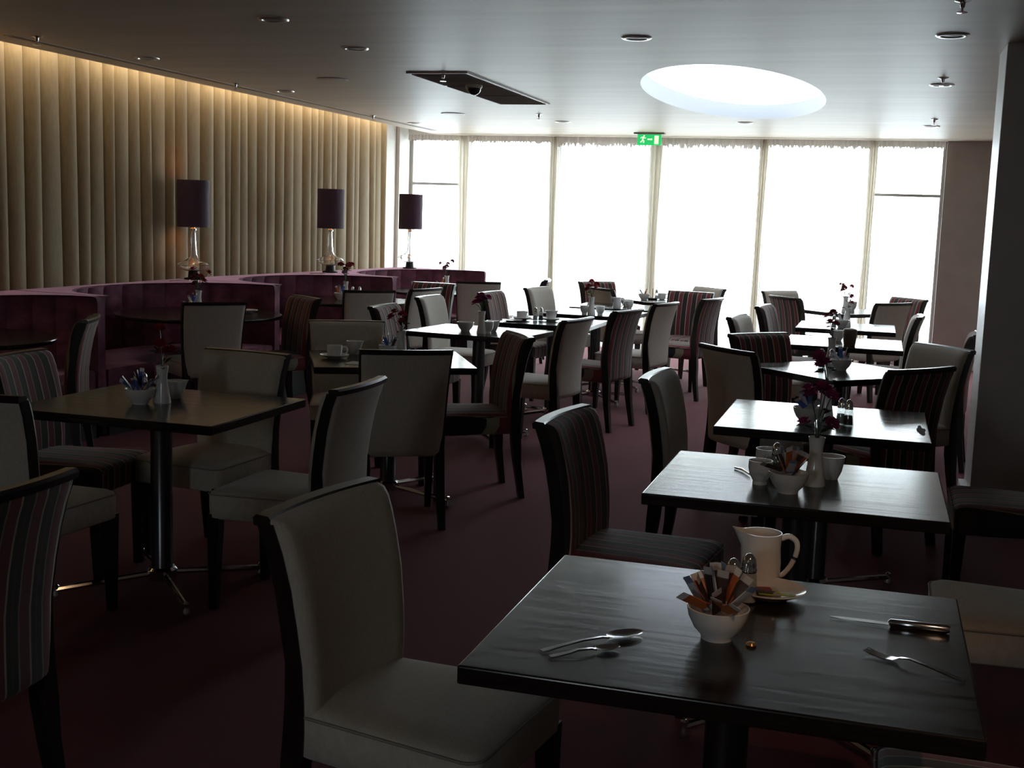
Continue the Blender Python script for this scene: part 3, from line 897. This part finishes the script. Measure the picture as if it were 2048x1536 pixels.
CH = [
 ('b', -3.98, 9.21, 130, B_ + 'seen from behind, at the round table between the lamps'),
 ('s', -4.02, 8.16, -128, S_ + 'lit orange, right of the round table in the second booth'),
 ('s', -3.29, 7.79, 0, S_ + 'left of the middle table with pink flowers'),
 ('b', -2.96, 6.51, -62, B_ + 'behind the cup and saucer on the askew table'),
 ('b', -2.07, 5.23, 120, B_ + 'with its broad back to us, before the askew table'),
 ('b', -1.80, 4.12, 180, B_ + 'seen side-on, right of the left front table'),
 ('b', -2.66, 4.82, -97, B_ + 'on the far side of the left front table'),
 ('b', -4.25, 7.23, 138, B_ + 'with dark back to us, at the table of the second booth'),
 ('s', -4.20, 5.83, -153, S_ + 'seen edge-on in shadow, at the nearest booth'),
 ('s', -3.44, 4.20, 5, S_ + 'at the left end of the left front table'),
 ('b', -2.85, 3.25, 90, B_ + 'cut by the left edge, near side of the left front table'),
 ('s', -1.80, 2.20, 178, S_ + 'in the dark foreground at the lower left edge'),
 ('b', -1.17, 2.41, -8, B_ + 'in the foreground, left of the nearest table'),
 ('s', -.97, 3.80, -6, S_ + 'left of the second table in the right row'),
 ('b', -.88, 5.02, -3, B_ + 'left of the third table in the right row'),
 ('b', -.73, 6.26, 43, B_ + 'at the near left side of the cornerwise fourth table'),
 ('s', -.66, 7.25, -42, S_ + 'at the far left side of the cornerwise fourth table'),
 ('b', -.94, 8.59, -8, B_ + 'left of the fifth table in the right row'),
 ('s', -.87, 9.87, -8, S_ + 'left of the sixth table in the right row'),
 ('s', -.80, 11.24, 40, S_ + 'with its back to us, left of the last right-row table'),
 ('b', -.92, 12.20, -42, B_ + 'by the window, far left of the last right-row table'),
 ('b', .18, 11.05, 139, B_ + 'with its back to us, right of the last right-row table'),
 ('s', .33, 12.00, -138, S_ + 'by the window, far right of the last right-row table'),
 ('b', .35, 9.57, 178, B_ + 'at the right of the sixth table, by the taupe wall'),
 ('b', .40, 7.09, -140, B_ + 'next to the pillar, far right of the cornerwise table'),
 ('s', .25, 5.86, 140, S_ + 'with its dark back to us, before the pillar'),
 ('s', .66, 8.20, 175, S_ + 'almost hidden behind the pillar'),
 ('s', .88, 5.05, 180, S_ + 'at the right edge, only its seat showing, by the third table'),
 ('b', .75, 3.57, 180, B_ + 'at the right edge, only its seat showing, by the second table'),
 ('s', .60, 2.27, 180, S_ + 'at the lower right corner, under the nearest table'),
 ('s', -1.83, 6.35, -147, S_ + 'right of the askew table with cup and saucer'),
 ('b', -1.80, 7.57, 170, B_ + 'with a curved back, right of the middle table with pink flowers'),
 ('s', -1.67, 8.56, 166, S_ + 'seen edge-on, right of the table with cup and plates'),
 ('b', -1.56, 9.53, 166, B_ + 'seen edge-on, right of the table with goblet cups'),
 ('s', -1.64, 11.33, -100, S_ + 'facing us before the middle window, pink seat'),
 ('s', -1.31, 10.42, 166, S_ + 'edge-on just in front of the middle window'),
 ('b', -1.57, 12.20, -132, B_ + 'by the middle window, far right of the cornerwise table'),
 ('s', -2.80, 12.35, -42, S_ + 'by the window left of the middle post, facing us'),
 ('b', -2.52, 11.22, 45, B_ + 'with its back to us behind the red flowers by the window'),
 ('b', -3.02, 10.81, -14, B_ + 'left of the small jug table, against the window'),
 ('s', -3.30, 12.35, -168, S_ + 'slim and edge-on against the window, near the far booth'),
 ('s', -3.16, 9.82, -6, S_ + 'left of the table with goblet cups'),
 ('b', -3.72, 11.26, 112, B_ + 'with its back to us, in front of the far corner booth'),
 ('s', -3.97, 10.72, -97, S_ + 'partly hidden before the chrome column table'),
 ('b', -3.70, 9.82, 165, B_ + 'with a curved top, before the striped chair at the third booth'),
 ('b', -3.38, 8.92, -3, B_ + 'left of the table with cup and plates'),
]
for c in CH: chair(*c)

# ------------------------------------------------------------------ tableware
ZT = .74
def lathe_mesh(name, prof, mt, n=28, smooth=40):
    me = MB().lathe(prof, n).mesh(name, smooth); me.materials.append(M[mt]); return me
ME = {}
ME['vase'] = lathe_mesh('vase', [(.032, 0), (.033, .006), (.028, .035), (.0215, .075), (.0195, .100), (.021, .122), (.025, .146), (.023, .147), (.018, .122), (.0165, .100), (.018, .075), (.012, .02)], 'porcelain')
ME['bowl'] = lathe_mesh('sugar_bowl', [(.029, 0), (.031, .008), (.044, .022), (.054, .042), (.058, .060), (.0555, .061), (.051, .044), (.040, .024), (.02, .014), (.003, .013)], 'porcelain', 32)
ME['sh_body'] = lathe_mesh('body', [(.021, 0), (.022, .004), (.019, .03), (.0155, .062), (.0145, .066)], 'shaker', 18)
ME['sh_fill'] = lathe_mesh('filling', [(.018, .004), (.016, .028), (.014, .040), (.003, .041)], 'napkin', 14)
ME['sh_fill2'] = lathe_mesh('filling', [(.018, .004), (.016, .028), (.014, .040), (.003, .041)], 'brown', 14)
ME['sh_cap'] = lathe_mesh('cap', [(.0160, .064), (.0165, .070), (.0145, .073), (.0150, .080), (.0125, .093), (.006, .101), (.002, .103)], 'chrome', 18)
ME['saucer'] = lathe_mesh('saucer', [(.035, 0), (.038, .004), (.060, .010), (.076, .019), (.0755, .021), (.058, .013), (.036, .007), (.003, .006)], 'porcelain', 40)
ME['plate'] = lathe_mesh('plate', [(.05, 0), (.055, .004), (.085, .012), (.0845, .014), (.055, .007), (.003, .006)], 'porcelain', 40)
ME['cup'] = lathe_mesh('body', [(.024, 0), (.036, .006), (.040, .03), (.041, .062), (.0385, .062), (.036, .03), (.031, .010), (.003, .008)], 'porcelain', 32)
hnd = MB().tube([(.038, 0, .052), (.055, 0, .056), (.066, 0, .044), (.064, 0, .026), (.050, 0, .014), (.038, 0, .014)], .0045, 8, None, 4).mesh('handle', 60)
hnd.materials.append(M['porcelain']); ME['handle'] = hnd
ME['goblet'] = lathe_mesh('cup', [(.021, 0), (.022, .005), (.020, .010), (.031, .028), (.036, .05), (.0355, .072), (.0335, .072), (.034, .05), (.028, .030), (.016, .014), (.003, .013)], 'porcelain', 32)
def spouted(name, prof, amount, n=36):
    mb = MB().lathe(prof, n)
    h = max(z for r, z in prof)
    vs = []
    for x, y, z in mb.v:
        a = math.atan2(y, -x)
        k = max(0, math.cos(a)) ** 14 * max(0, (z / h - .55) / .45) ** 1.6
        vs.append((x - amount * k, y, z + .35 * amount * k))
    mb.v = vs
    me = mb.mesh(name, 50); me.materials.append(M['porcelain']); return me
ME['jug'] = spouted('body', [(.040, 0), (.042, .004), (.0425, .05), (.040, .08), (.0415, .105), (.042, .112), (.0395, .112), (.037, .08), (.039, .05), (.037, .008), (.003, .007)], .022)
ME['creamer'] = spouted('body', [(.021, 0), (.023, .004), (.031, .022), (.036, .048), (.038, .062), (.036, .062), (.033, .046), (.028, .022), (.018, .007), (.003, .006)], .010)
jh = MB().tube([(.040, 0, .100), (.056, 0, .106), (.072, 0, .096), (.074, 0, .074), (.064, 0, .045), (.048, 0, .022), (.040, 0, .020)], [.006, .0062, .006, .0056, .0054, .0054, .006], 10, None, 5).mesh('handle', 60)
jh.materials.append(M['porcelain']); ME['jug_handle'] = jh

def one(name, key, x, y, label, cat, group=None, z=ZT, rz=0.0, sc_=1.0):
    o = link_mesh(name, ME[key], None, (x, y, z), rz)
    o.scale = (sc_,) * 3
    return tag(o, label, cat, group)
def vase(x, y, where): return one('vase', 'vase', x, y, 'small white waisted vase ' + where, 'vase', 'white table vases')
def bowl(x, y, where): return one('sugar_bowl', 'bowl', x, y, 'small white bowl ' + where, 'bowl', 'white sugar bowls')
def shaker(x, y, where, pepper=False):
    t = thing('shaker', ('pepper' if pepper else 'salt') + ' shaker with chrome cap ' + where, 'shaker', (x, y, ZT), 0, 'salt and pepper shakers')
    link_mesh('body', ME['sh_body'], t); link_mesh('filling', ME['sh_fill2' if pepper else 'sh_fill'], t); link_mesh('cap', ME['sh_cap'], t)
def cup(x, y, where, z=ZT, rz=0):
    t = thing('coffee_cup', 'white coffee cup ' + where, 'cup', (x, y, z), rz, 'white coffee cups')
    link_mesh('body', ME['cup'], t); link_mesh('handle', ME['handle'], t)
def saucer(x, y, where): return one('saucer', 'saucer', x, y, 'white saucer ' + where, 'saucer', 'white saucers')
def goblet(x, y, where): return one('handleless_cup', 'goblet', x, y, 'white handleless cup ' + where, 'cup', 'handleless white cups')
def creamer(x, y, where, rz=0): return one('creamer', 'creamer', x, y, 'small white creamer ' + where, 'creamer', 'white creamers', ZT, rz, 1.15)
def jug(x, y, label, rz, s=1.0):
    t = thing('milk_jug', label, 'jug', (x, y, ZT), rz); t.scale = (s,) * 3
    link_mesh('body', ME['jug'], t); link_mesh('handle', ME['jug_handle'], t)

SM = {}
for k in ('orange', 'brown', 'blue', 'white', 'green', 'red'):
    mb = MB()
    rings = []
    for z, w_, h_ in ((-.038, .011, .0004), (-.030, .011, .0012), (-.015, .0108, .0026), (0, .0105, .003), (.015, .0108, .0026), (.030, .011, .0012), (.038, .011, .0004)):
        rings.append([(-w_, -h_ * .4, z), (0, -h_, z), (w_, -h_ * .4, z), (w_, h_ * .4, z), (0, h_, z), (-w_, h_ * .4, z)])
    me = mb.loft(rings).mesh('sugar_sachet', 40); me.materials.append(M['s_' + k]); SM[k] = me
def sachets(x, y, cols, where, seed, z0=ZT + .045, sc_=1.0, spread=.030):
    rn = random.Random(seed)
    n = len(cols)
    for i, c in enumerate(cols):
        a = 2 * math.pi * i / n + rn.uniform(-.3, .3)
        r = spread * (rn.uniform(.75, 1.1) if i % 3 else rn.uniform(.1, .45))
        tilt = rn.uniform(.55, 1.15) * (r / spread)
        d = Vector((math.cos(a) * math.sin(tilt), math.sin(a) * math.sin(tilt), math.cos(tilt)))
        o = link_mesh('sugar_sachet', SM[c])
        o.rotation_mode = 'QUATERNION'
        q = d.to_track_quat('Z', 'Y')
        spin = Matrix.Rotation(rn.uniform(-.9, .9), 3, 'Z').to_quaternion()
        o.rotation_quaternion = q @ spin
        p = Vector((x + r * .75 * math.cos(a), y + r * .75 * math.sin(a), z0 + .016 + (.0 if i % 3 else .014) + rn.uniform(0, .010))) + d * .020
        o.location = p; o.scale = (sc_,) * 3
        tag(o, {'orange': 'orange and white', 'brown': 'dark brown', 'blue': 'blue', 'white': 'white', 'green': 'lime green', 'red': 'red'}[c] + ' paper sugar sachet standing in the bowl ' + where, 'sachet', c + ' sachets in the bowl ' + where)

# flowers
def bloom_mesh(colour):
    mb = MB()
    for ring_, (n, r, zt, tilt) in enumerate(((11, .021, .004, .12), (9, .016, .010, .55), (6, .009, .014, 1.0))):
        for i in range(n):
            a = 2 * math.pi * (i + ring_ * .5) / n
            c, s = math.cos(a), math.sin(a)
            w_ = r * .34
            def P(rr, off, z): return (rr * c - off * s, rr * s + off * c, z)
            h = r * math.sin(tilt) * .6
            mb.add([P(.002, 0, zt * .4), P(r * .6, -w_, zt + h * .7), P(r, 0, zt + h * .9), P(r * .6, w_, zt + h * .7), P(r * .6, 0, zt + h * .5 - .003)],
                   [(0, 1, 4), (0, 4, 3), (1, 2, 4), (4, 2, 3)])
    me = mb.mesh('bloom', 60); me.materials.append(M[colour]); return me
BL = {k: bloom_mesh(k) for k in ('red', 'purple', 'pink')}
lf = MB().add([(0, 0, 0), (.007, .008, .003), (.009, .022, .004), (0, .036, 0), (-.009, .022, .004), (-.007, .008, .003), (0, .018, -.002)],
              [(0, 1, 6), (1, 2, 6), (2, 3, 6), (3, 4, 6), (4, 5, 6), (5, 0, 6)]).mesh('leaf', 60); lf.materials.append(M['green'])
def flowers(x, y, colour, n, h, where, seed, spread=.05, leaves=7):
    rn = random.Random(seed)
    nm = {'red': 'dark red', 'purple': 'purple magenta', 'pink': 'dusty pink'}[colour]
    t = thing('flower_spray', nm + ' flowers ' + where, 'flowers', (x, y, ZT), 0, 'flower sprays in the table vases')
    for i in range(n):
        a = rn.uniform(0, 6.28); r = spread * rn.uniform(.35, 1.0)
        tip = Vector((r * math.cos(a), r * math.sin(a), h * (.62 + .38 * rn.random() ** .6)))
        mid = Vector((tip.x * .35, tip.y * .35, .15 + (tip.z - .15) * .5))
        stem = MB().tube([(0, 0, .05), (tip.x * .06, tip.y * .06, .14), mid, tip], .0016, 5).build('stem', 'stem', t)
        b = link_mesh('bloom', BL[colour], stem, tip)
        d = Vector((tip.x * 3, tip.y * 3, .25)).normalized()
        b.rotation_euler = d.to_track_quat('Z', 'Y').to_euler()
        b.scale = (rn.uniform(1.15, 1.55),) * 3
    for i in range(leaves):
        a = rn.uniform(0, 6.28); z = rn.uniform(.135, h * .86)
        rr = .004 + .02 * (z / h)
        o = link_mesh('leaf', lf, t, (rr * math.cos(a), rr * math.sin(a), z))
        o.rotation_euler = (rn.uniform(-.2, .7), rn.uniform(-.4, .4), a - 1.57)
        o.scale = (rn.uniform(.7, 1.15),) * 3

# nearest table
jug(-.195, 2.575, 'white milk jug with handle and spout at the back of the nearest table', R(8))
saucer(-.168, 2.480, 'with sachets lying on it on the nearest table')
for i, (dx, dy, c, rz, l) in enumerate([(-.02, .012, 'red', 1.9, 'red'), (.018, -.014, 'green', 1.75, 'lime green'), (-.012, -.012, 'brown', 1.45, 'dark')]):
    o = link_mesh('sugar_sachet', SM[c], None, (-.168 + dx, 2.480 + dy, ZT + .0115 + .001 * i))
    o.rotation_euler = (R(90), 0, rz - R(90) + (R(90) if False else 0)); o.rotation_euler = Matrix.Rotation(rz, 3, 'Z').to_euler()
    o.rotation_mode = 'QUATERNION'
    o.rotation_quaternion = (Matrix.Rotation(rz, 3, 'Z') @ Matrix.Rotation(R(90), 3, 'X')).to_quaternion()
    tag(o, l + ' sachet lying flat on the saucer by the milk jug', 'sachet')
shaker(-.232, 2.375, 'left of the pair on the nearest table', True); shaker(-.206, 2.425, 'right of the pair on the nearest table')
bowl(-.237, 2.185, 'crammed with orange and brown sachets on the nearest table')
sachets(-.237, 2.185, ['orange', 'brown', 'orange', 'white', 'brown', 'orange', 'brown', 'white', 'orange', 'brown', 'orange', 'white', 'brown', 'brown', 'orange', 'white', 'brown', 'orange', 'brown', 'orange', 'white', 'brown'], 'on the nearest table', 5, ZT + .046, 1.0, .041)
for k, (p0, p1) in enumerate([((-.175, 2.14), (-.183, 2.16))]):
    o = MB().lathe([(.009, 0), (.010, .003), (.007, .007), (.002, .008)], 12).build('foil_sweet', mat('gold_foil', (.75, .45, .2), .25, 1.0), None, loc=(-.172, 2.165, ZT))
    tag(o, 'scrap of gold foil beside the nearest sachet bowl', 'wrapper')

def spoon(p, q, label, s=1.0):
    p, q = Vector((*p, ZT)), Vector((*q, ZT))
    d = (q - p); L_ = d.length
    t = thing('teaspoon', label, 'spoon', p, math.atan2(d.y, d.x) - math.pi / 2, 'teaspoons on the nearest table')
    hl = L_ * .66
    rings = []
    for y, w_, z, th in ((0, .0055, .003, .0012), (.012, .0062, .0035, .0014), (.04, .0048, .006, .0014), (hl * .6, .0032, .009, .0014), (hl * .9, .0026, .008, .0016), (hl, .0032, .0055, .0014)):
        rings.append([(-w_, y, z - th), (w_, y, z - th), (w_, y, z + th), (-w_, y, z + th)])
    MB().loft(rings).build('handle', 'steel', t, smooth=50)
    bl = L_ - hl
    def fn(u, v):
        th = u * 2 * math.pi
        r = v
        yy = hl + bl * .5 + bl * .52 * r * math.cos(th)
        xx = bl * .30 * r * math.sin(th) * (1 - .12 * math.cos(th))
        return (xx, yy, .0015 + .006 * r * r)
    MB().grid(fn, 24, 6).build('bowl', 'steel', t, smooth=80)
spoon((-.521, 1.990), (-.373, 2.153), 'larger teaspoon with its bowl pointing right on the nearest table')
spoon((-.500, 1.968), (-.395, 2.058), 'smaller teaspoon lying nearest, crossing under the larger one')
# knife
t = thing('table_knife', 'steel knife with thick round handle on the nearest table', 'knife', (-.04, 2.384, ZT), R(-1.5))
rings = []
for x, w_ in ((0, .002), (.02, .007), (.07, .0085), (.110, .0075)):
    rings.append([(x, -w_, .0035), (x, w_, .0035), (x, w_, .0050), (x, -w_, .0050)])
MB().loft(rings).build('blade', 'steel', t, smooth=40)
MB().tube([(.110, 0, .0055), (.113, 0, .0075), (.16, 0, .008), (.215, 0, .0085), (.222, 0, .0085)], [.0045, .0075, .0080, .0085, .006], 14).build('handle', 'steel', t, smooth=60)
# fork
p0, p1, p2 = Vector((.021, 2.221, ZT)), Vector((.067, 2.150, ZT)), Vector((.193, 2.122, ZT))
t = thing('table_fork', 'steel fork lying tilted near the front right corner', 'fork', (.193, 2.122, ZT), math.atan2(2.205 - 2.122, .03 - .193))
rings = []
for x, w_, z in ((0, .0055, .003), (.015, .0062, .0035), (.06, .0042, .009), (.10, .0030, .013), (.118, .004, .010), (.128, .009, .005), (.142, .011, .0035)):
    rings.append([(x, -w_, z - .0012), (x, w_, z - .0012), (x, w_, z + .0012), (x, -w_, z + .0012)])
MB().loft(rings).build('handle', 'steel', t, smooth=50)
for k in range(4):
    y = -.009 + .006 * k
    MB().tube([(.141, y, .0035), (.165, y, .0045), (.185, y * 1.05, .009)], [.0018, .0016, .0008], 6).build('tine', 'steel', t)

# second table of the right row
goblet(-.290, 3.595, 'in front of the pair on the second right-row table'); goblet(-.288, 3.800, 'at the back of the pair on the second right-row table')
bowl(-.202, 3.515, 'filled with brown and orange sachets on the second right-row table')
sachets(-.202, 3.515, ['orange', 'orange', 'brown', 'white', 'orange', 'brown', 'white', 'brown', 'orange', 'orange', 'white', 'brown'], 'on the second right-row table', 11, ZT + .044, 1.0, .034)
vase(-.135, 3.650, 'holding purple flowers on the second right-row table'); flowers(-.135, 3.650, 'purple', 7, .285, 'leaning out of the vase on the second right-row table', 21, .075, 8)
creamer(-.095, 3.770, 'at the right of the second right-row table', R(35))
shaker(-.255, 3.745, 'between cups and bowl on the second right-row table', True); shaker(-.200, 3.690, 'behind the bowl on the second right-row table')
tag(MB().tube([(-.385, 3.79, ZT + .004), (-.36, 3.765, ZT + .006), (-.33, 3.70, ZT + .006)], [.003, .0035, .003], 6).build('spoon_handle', 'steel'), 'thin spoon lying left of the cups on the second right-row table', 'spoon')
# third
bowl(-.222, 4.850, 'with blue and white sachets on the third right-row table'); sachets(-.222, 4.850, ['blue', 'white', 'orange', 'white', 'blue', 'white'], 'on the third right-row table', 4, ZT + .040, 1.0, .034)
vase(-.155, 4.905, 'holding flowers on the third right-row table'); flowers(-.155, 4.905, 'purple', 5, .265, 'in the vase on the third right-row table', 33, .06, 7)
shaker(-.095, 4.875, 'left of the pair on the third right-row table'); shaker(-.066, 4.845, 'right of the pair on the third right-row table', True)
sp = MB()
rn = random.Random(2)
pts = []
for k in range(18):
    a = 2 * math.pi * k / 18; r = .055 * rn.uniform(.6, 1.15)
    pts.append((.205 + r * .30 * math.cos(a), 4.86 + r * 2.2 * math.sin(a), ZT + .0007))
sp.add(pts, [tuple(range(18))])
tag(sp.build('spill', mat('dull_dried_spill', (.14, .12, .10), .8), smooth=None), 'dull dried spill at the right edge of the third right-row table', 'stain')
# fourth
bowl(-.150, 6.760, 'with sachets on the cornerwise fourth table'); sachets(-.150, 6.760, ['white', 'red', 'white', 'blue', 'white'], 'on the cornerwise fourth table', 6, ZT + .040, 1.0, .032)
shaker(-.255, 6.83, 'left of the pair on the cornerwise fourth table', True); shaker(-.205, 6.86, 'right of the pair on the cornerwise fourth table')
vase(-.215, 7.08, 'holding a red flower on the cornerwise fourth table'); flowers(-.215, 7.08, 'red', 4, .30, 'standing tall on the cornerwise fourth table', 41, .045, 9)
# fifth, sixth, seventh
t = thing('sachet_holder', 'tall rounded brown holder on the fifth right-row table', 'holder', (-.140, 8.25, ZT))
MB().lathe([(.036, 0), (.038, .01), (.046, .07), (.047, .095), (.040, .108), (.02, .113)], 24).build('body', 'brown', t)
creamer(-.225, 8.56, 'on the fifth right-row table')
bowl(-.232, 9.73, 'with sachets on the sixth right-row table'); sachets(-.232, 9.73, ['white', 'brown', 'white'], 'on the sixth right-row table', 8)
shaker(-.289, 9.64, 'on the sixth right-row table')
vase(-.197, 9.86, 'on the sixth right-row table'); flowers(-.197, 9.86, 'red', 3, .24, 'on the sixth right-row table', 52, .04, 6)
vase(-.255, 11.55, 'on the last right-row table by the windows'); flowers(-.255, 11.55, 'red', 6, .26, 'on the last right-row table by the windows', 61, .07, 7)
one('jar', 'goblet', -.200, 11.74, 'white cup beside the vase on the last right-row table', 'cup', None, ZT, 0, 1.25)
# left front table
bowl(-2.700, 4.030, 'heaped with blue sachets on the left front table'); sachets(-2.700, 4.030, ['blue', 'blue', 'white', 'blue', 'orange', 'blue', 'blue', 'white', 'blue', 'orange', 'blue', 'white'], 'on the left front table', 9, ZT + .042, 1.0, .040)
shaker(-2.770, 4.160, 'left of the pair on the left front table', True); shaker(-2.690, 4.140, 'right of the pair on the left front table')
vase(-2.640, 4.090, 'with dark red flowers on the left front table'); flowers(-2.640, 4.090, 'red', 5, .30, 'in shadow on the left front table', 71, .06, 9)
creamer(-2.665, 4.220, 'behind the vase on the left front table', R(200))
# askew table
saucer(-2.700, 5.790, 'under the coffee cup on the askew table'); cup(-2.700, 5.790, 'standing on its saucer on the askew table', ZT + .0065, R(20))
creamer(-2.690, 6.020, 'behind the coffee cup on the askew table', R(180))
bowl(-2.490, 6.030, 'with dark sachets on the askew table'); sachets(-2.490, 6.030, ['blue', 'brown', 'blue', 'brown', 'white'], 'on the askew table', 13, ZT + .036, .9, .034)
vase(-2.400, 5.980, 'on the askew table behind the beige chair'); flowers(-2.400, 5.980, 'red', 4, .27, 'on the askew table', 81, .06, 8)
shaker(-2.440, 6.080, 'by the sachet bowl on the askew table'); shaker(-2.545, 6.085, 'left of the sachet bowl on the askew table', True)
tag(MB().box(-.07, .07, -.05, .05, 0, .004).build('napkin', 'napkin', None, smooth=None, loc=(-2.480, 5.640, ZT)), 'folded white napkin on the askew table', 'napkin')
# middle row, front
vase(-2.469, 7.56, 'with pink flowers on the front middle table'); flowers(-2.469, 7.56, 'purple', 8, .25, 'on the front middle table', 91, .05, 8)
one('glass', 'goblet', -2.440, 7.60, 'pale cup right beside the vase on the front middle table', 'cup', None, ZT, 0, 1.1)
creamer(-2.455, 7.76, 'behind the vase on the front middle table', R(180))
bowl(-2.615, 7.66, 'standing alone on the front middle table')
# middle row, with cup and plates
saucer(-2.540, 8.75, 'under the cup on the middle table with plates'); cup(-2.540, 8.75, 'on the middle table with plates, standing on a saucer', ZT + .0065, R(60))
one('plate', 'plate', -2.585, 8.97, 'white plate at the back of the middle table with plates', 'plate', 'white plates'); one('plate', 'plate', -2.570, 8.60, 'white plate at the left of the middle table with plates', 'plate', 'white plates', ZT, 0, .9)
shaker(-2.440, 8.77, 'left of the pair on the middle table with plates'); shaker(-2.405, 8.80, 'right of the pair on the middle table with plates', True)
saucer(-2.330, 8.82, 'under the small creamer on the middle table with plates'); o = creamer(-2.330, 8.82, 'on a saucer on the middle table with plates', R(180)); o.location.z = ZT + .0065
# middle row, goblet cups and red flowers
goblet(-2.262, 9.62, 'left of the vase on the table with red flowers'); goblet(-2.140, 9.66, 'right of the vase on the table with red flowers')
vase(-2.200, 9.60, 'between two cups before the windows'); flowers(-2.200, 9.60, 'red', 8, .27, 'between two cups before the windows', 95, .06, 8)
# small jug table
jug(-2.180, 10.52, 'small white jug on the middle-row table near the windows', R(20), .85)
bowl(-2.150, 10.80, 'on the small jug table'); goblet(-2.060, 10.47, 'right of the small jug before the windows')
# cornerwise table by the window
bowl(-2.190, 11.86, 'filled with orange sachets before the middle window'); sachets(-2.190, 11.86, ['orange', 'orange', 'white', 'orange', 'orange'], 'before the middle window', 17, ZT + .034, .85, .034)
t = thing('menu_stand', 'small dark menu stand before the middle window', 'menu stand', (-2.115, 11.92, ZT), R(10))
MB().box(-.045, .045, -.025, .025, 0, .02).build('base', 'wood', t, smooth=None, bevel=.003); MB().box(-.003, .003, -.02, .02, .018, .115).build('card', 'brown', t, smooth=None)
shaker(-2.095, 12.03, 'next to the menu stand before the middle window'); cup(-2.045, 12.06, 'next to the menu stand before the middle window', ZT, R(15))
# booth tables
vase(-4.86, 8.02, 'with red flowers in the second booth'); flowers(-4.86, 8.02, 'red', 9, .30, 'on the round table in the second booth', 101, .08, 10)
bowl(-4.83, 7.90, 'of blue sachets in the second booth'); sachets(-4.83, 7.90, ['blue', 'blue', 'white', 'blue'], 'in the second booth', 19)
shaker(-4.70, 7.56, 'left of the pair in the second booth'); shaker(-4.675, 7.60, 'right of the pair in the second booth', True)
saucer(-4.47, 8.06, 'at the right of the round table in the second booth')
vase(-4.57, 10.02, 'with red flowers in the third booth'); flowers(-4.57, 10.02, 'red', 9, .30, 'on the round table in the third booth', 105, .075, 9)
bowl(-4.50, 9.76, 'of blue sachets in the third booth'); sachets(-4.50, 9.76, ['blue', 'blue', 'orange', 'white'], 'in the third booth', 23)
shaker(-4.52, 10.06, 'right of the vase in the third booth'); shaker(-4.47, 10.10, 'furthest right in the third booth', True)
vase(-4.26, 11.84, 'with pale flowers in the far corner booth'); flowers(-4.26, 11.84, 'pink', 6, .30, 'against the window in the far corner booth', 109, .07, 9)
bowl(-4.27, 11.72, 'with orange sachets in the far corner booth'); sachets(-4.27, 11.72, ['orange', 'white', 'orange'], 'in the far corner booth', 29)
goblet(-4.60, 11.80, 'at the left of the table in the far corner booth')
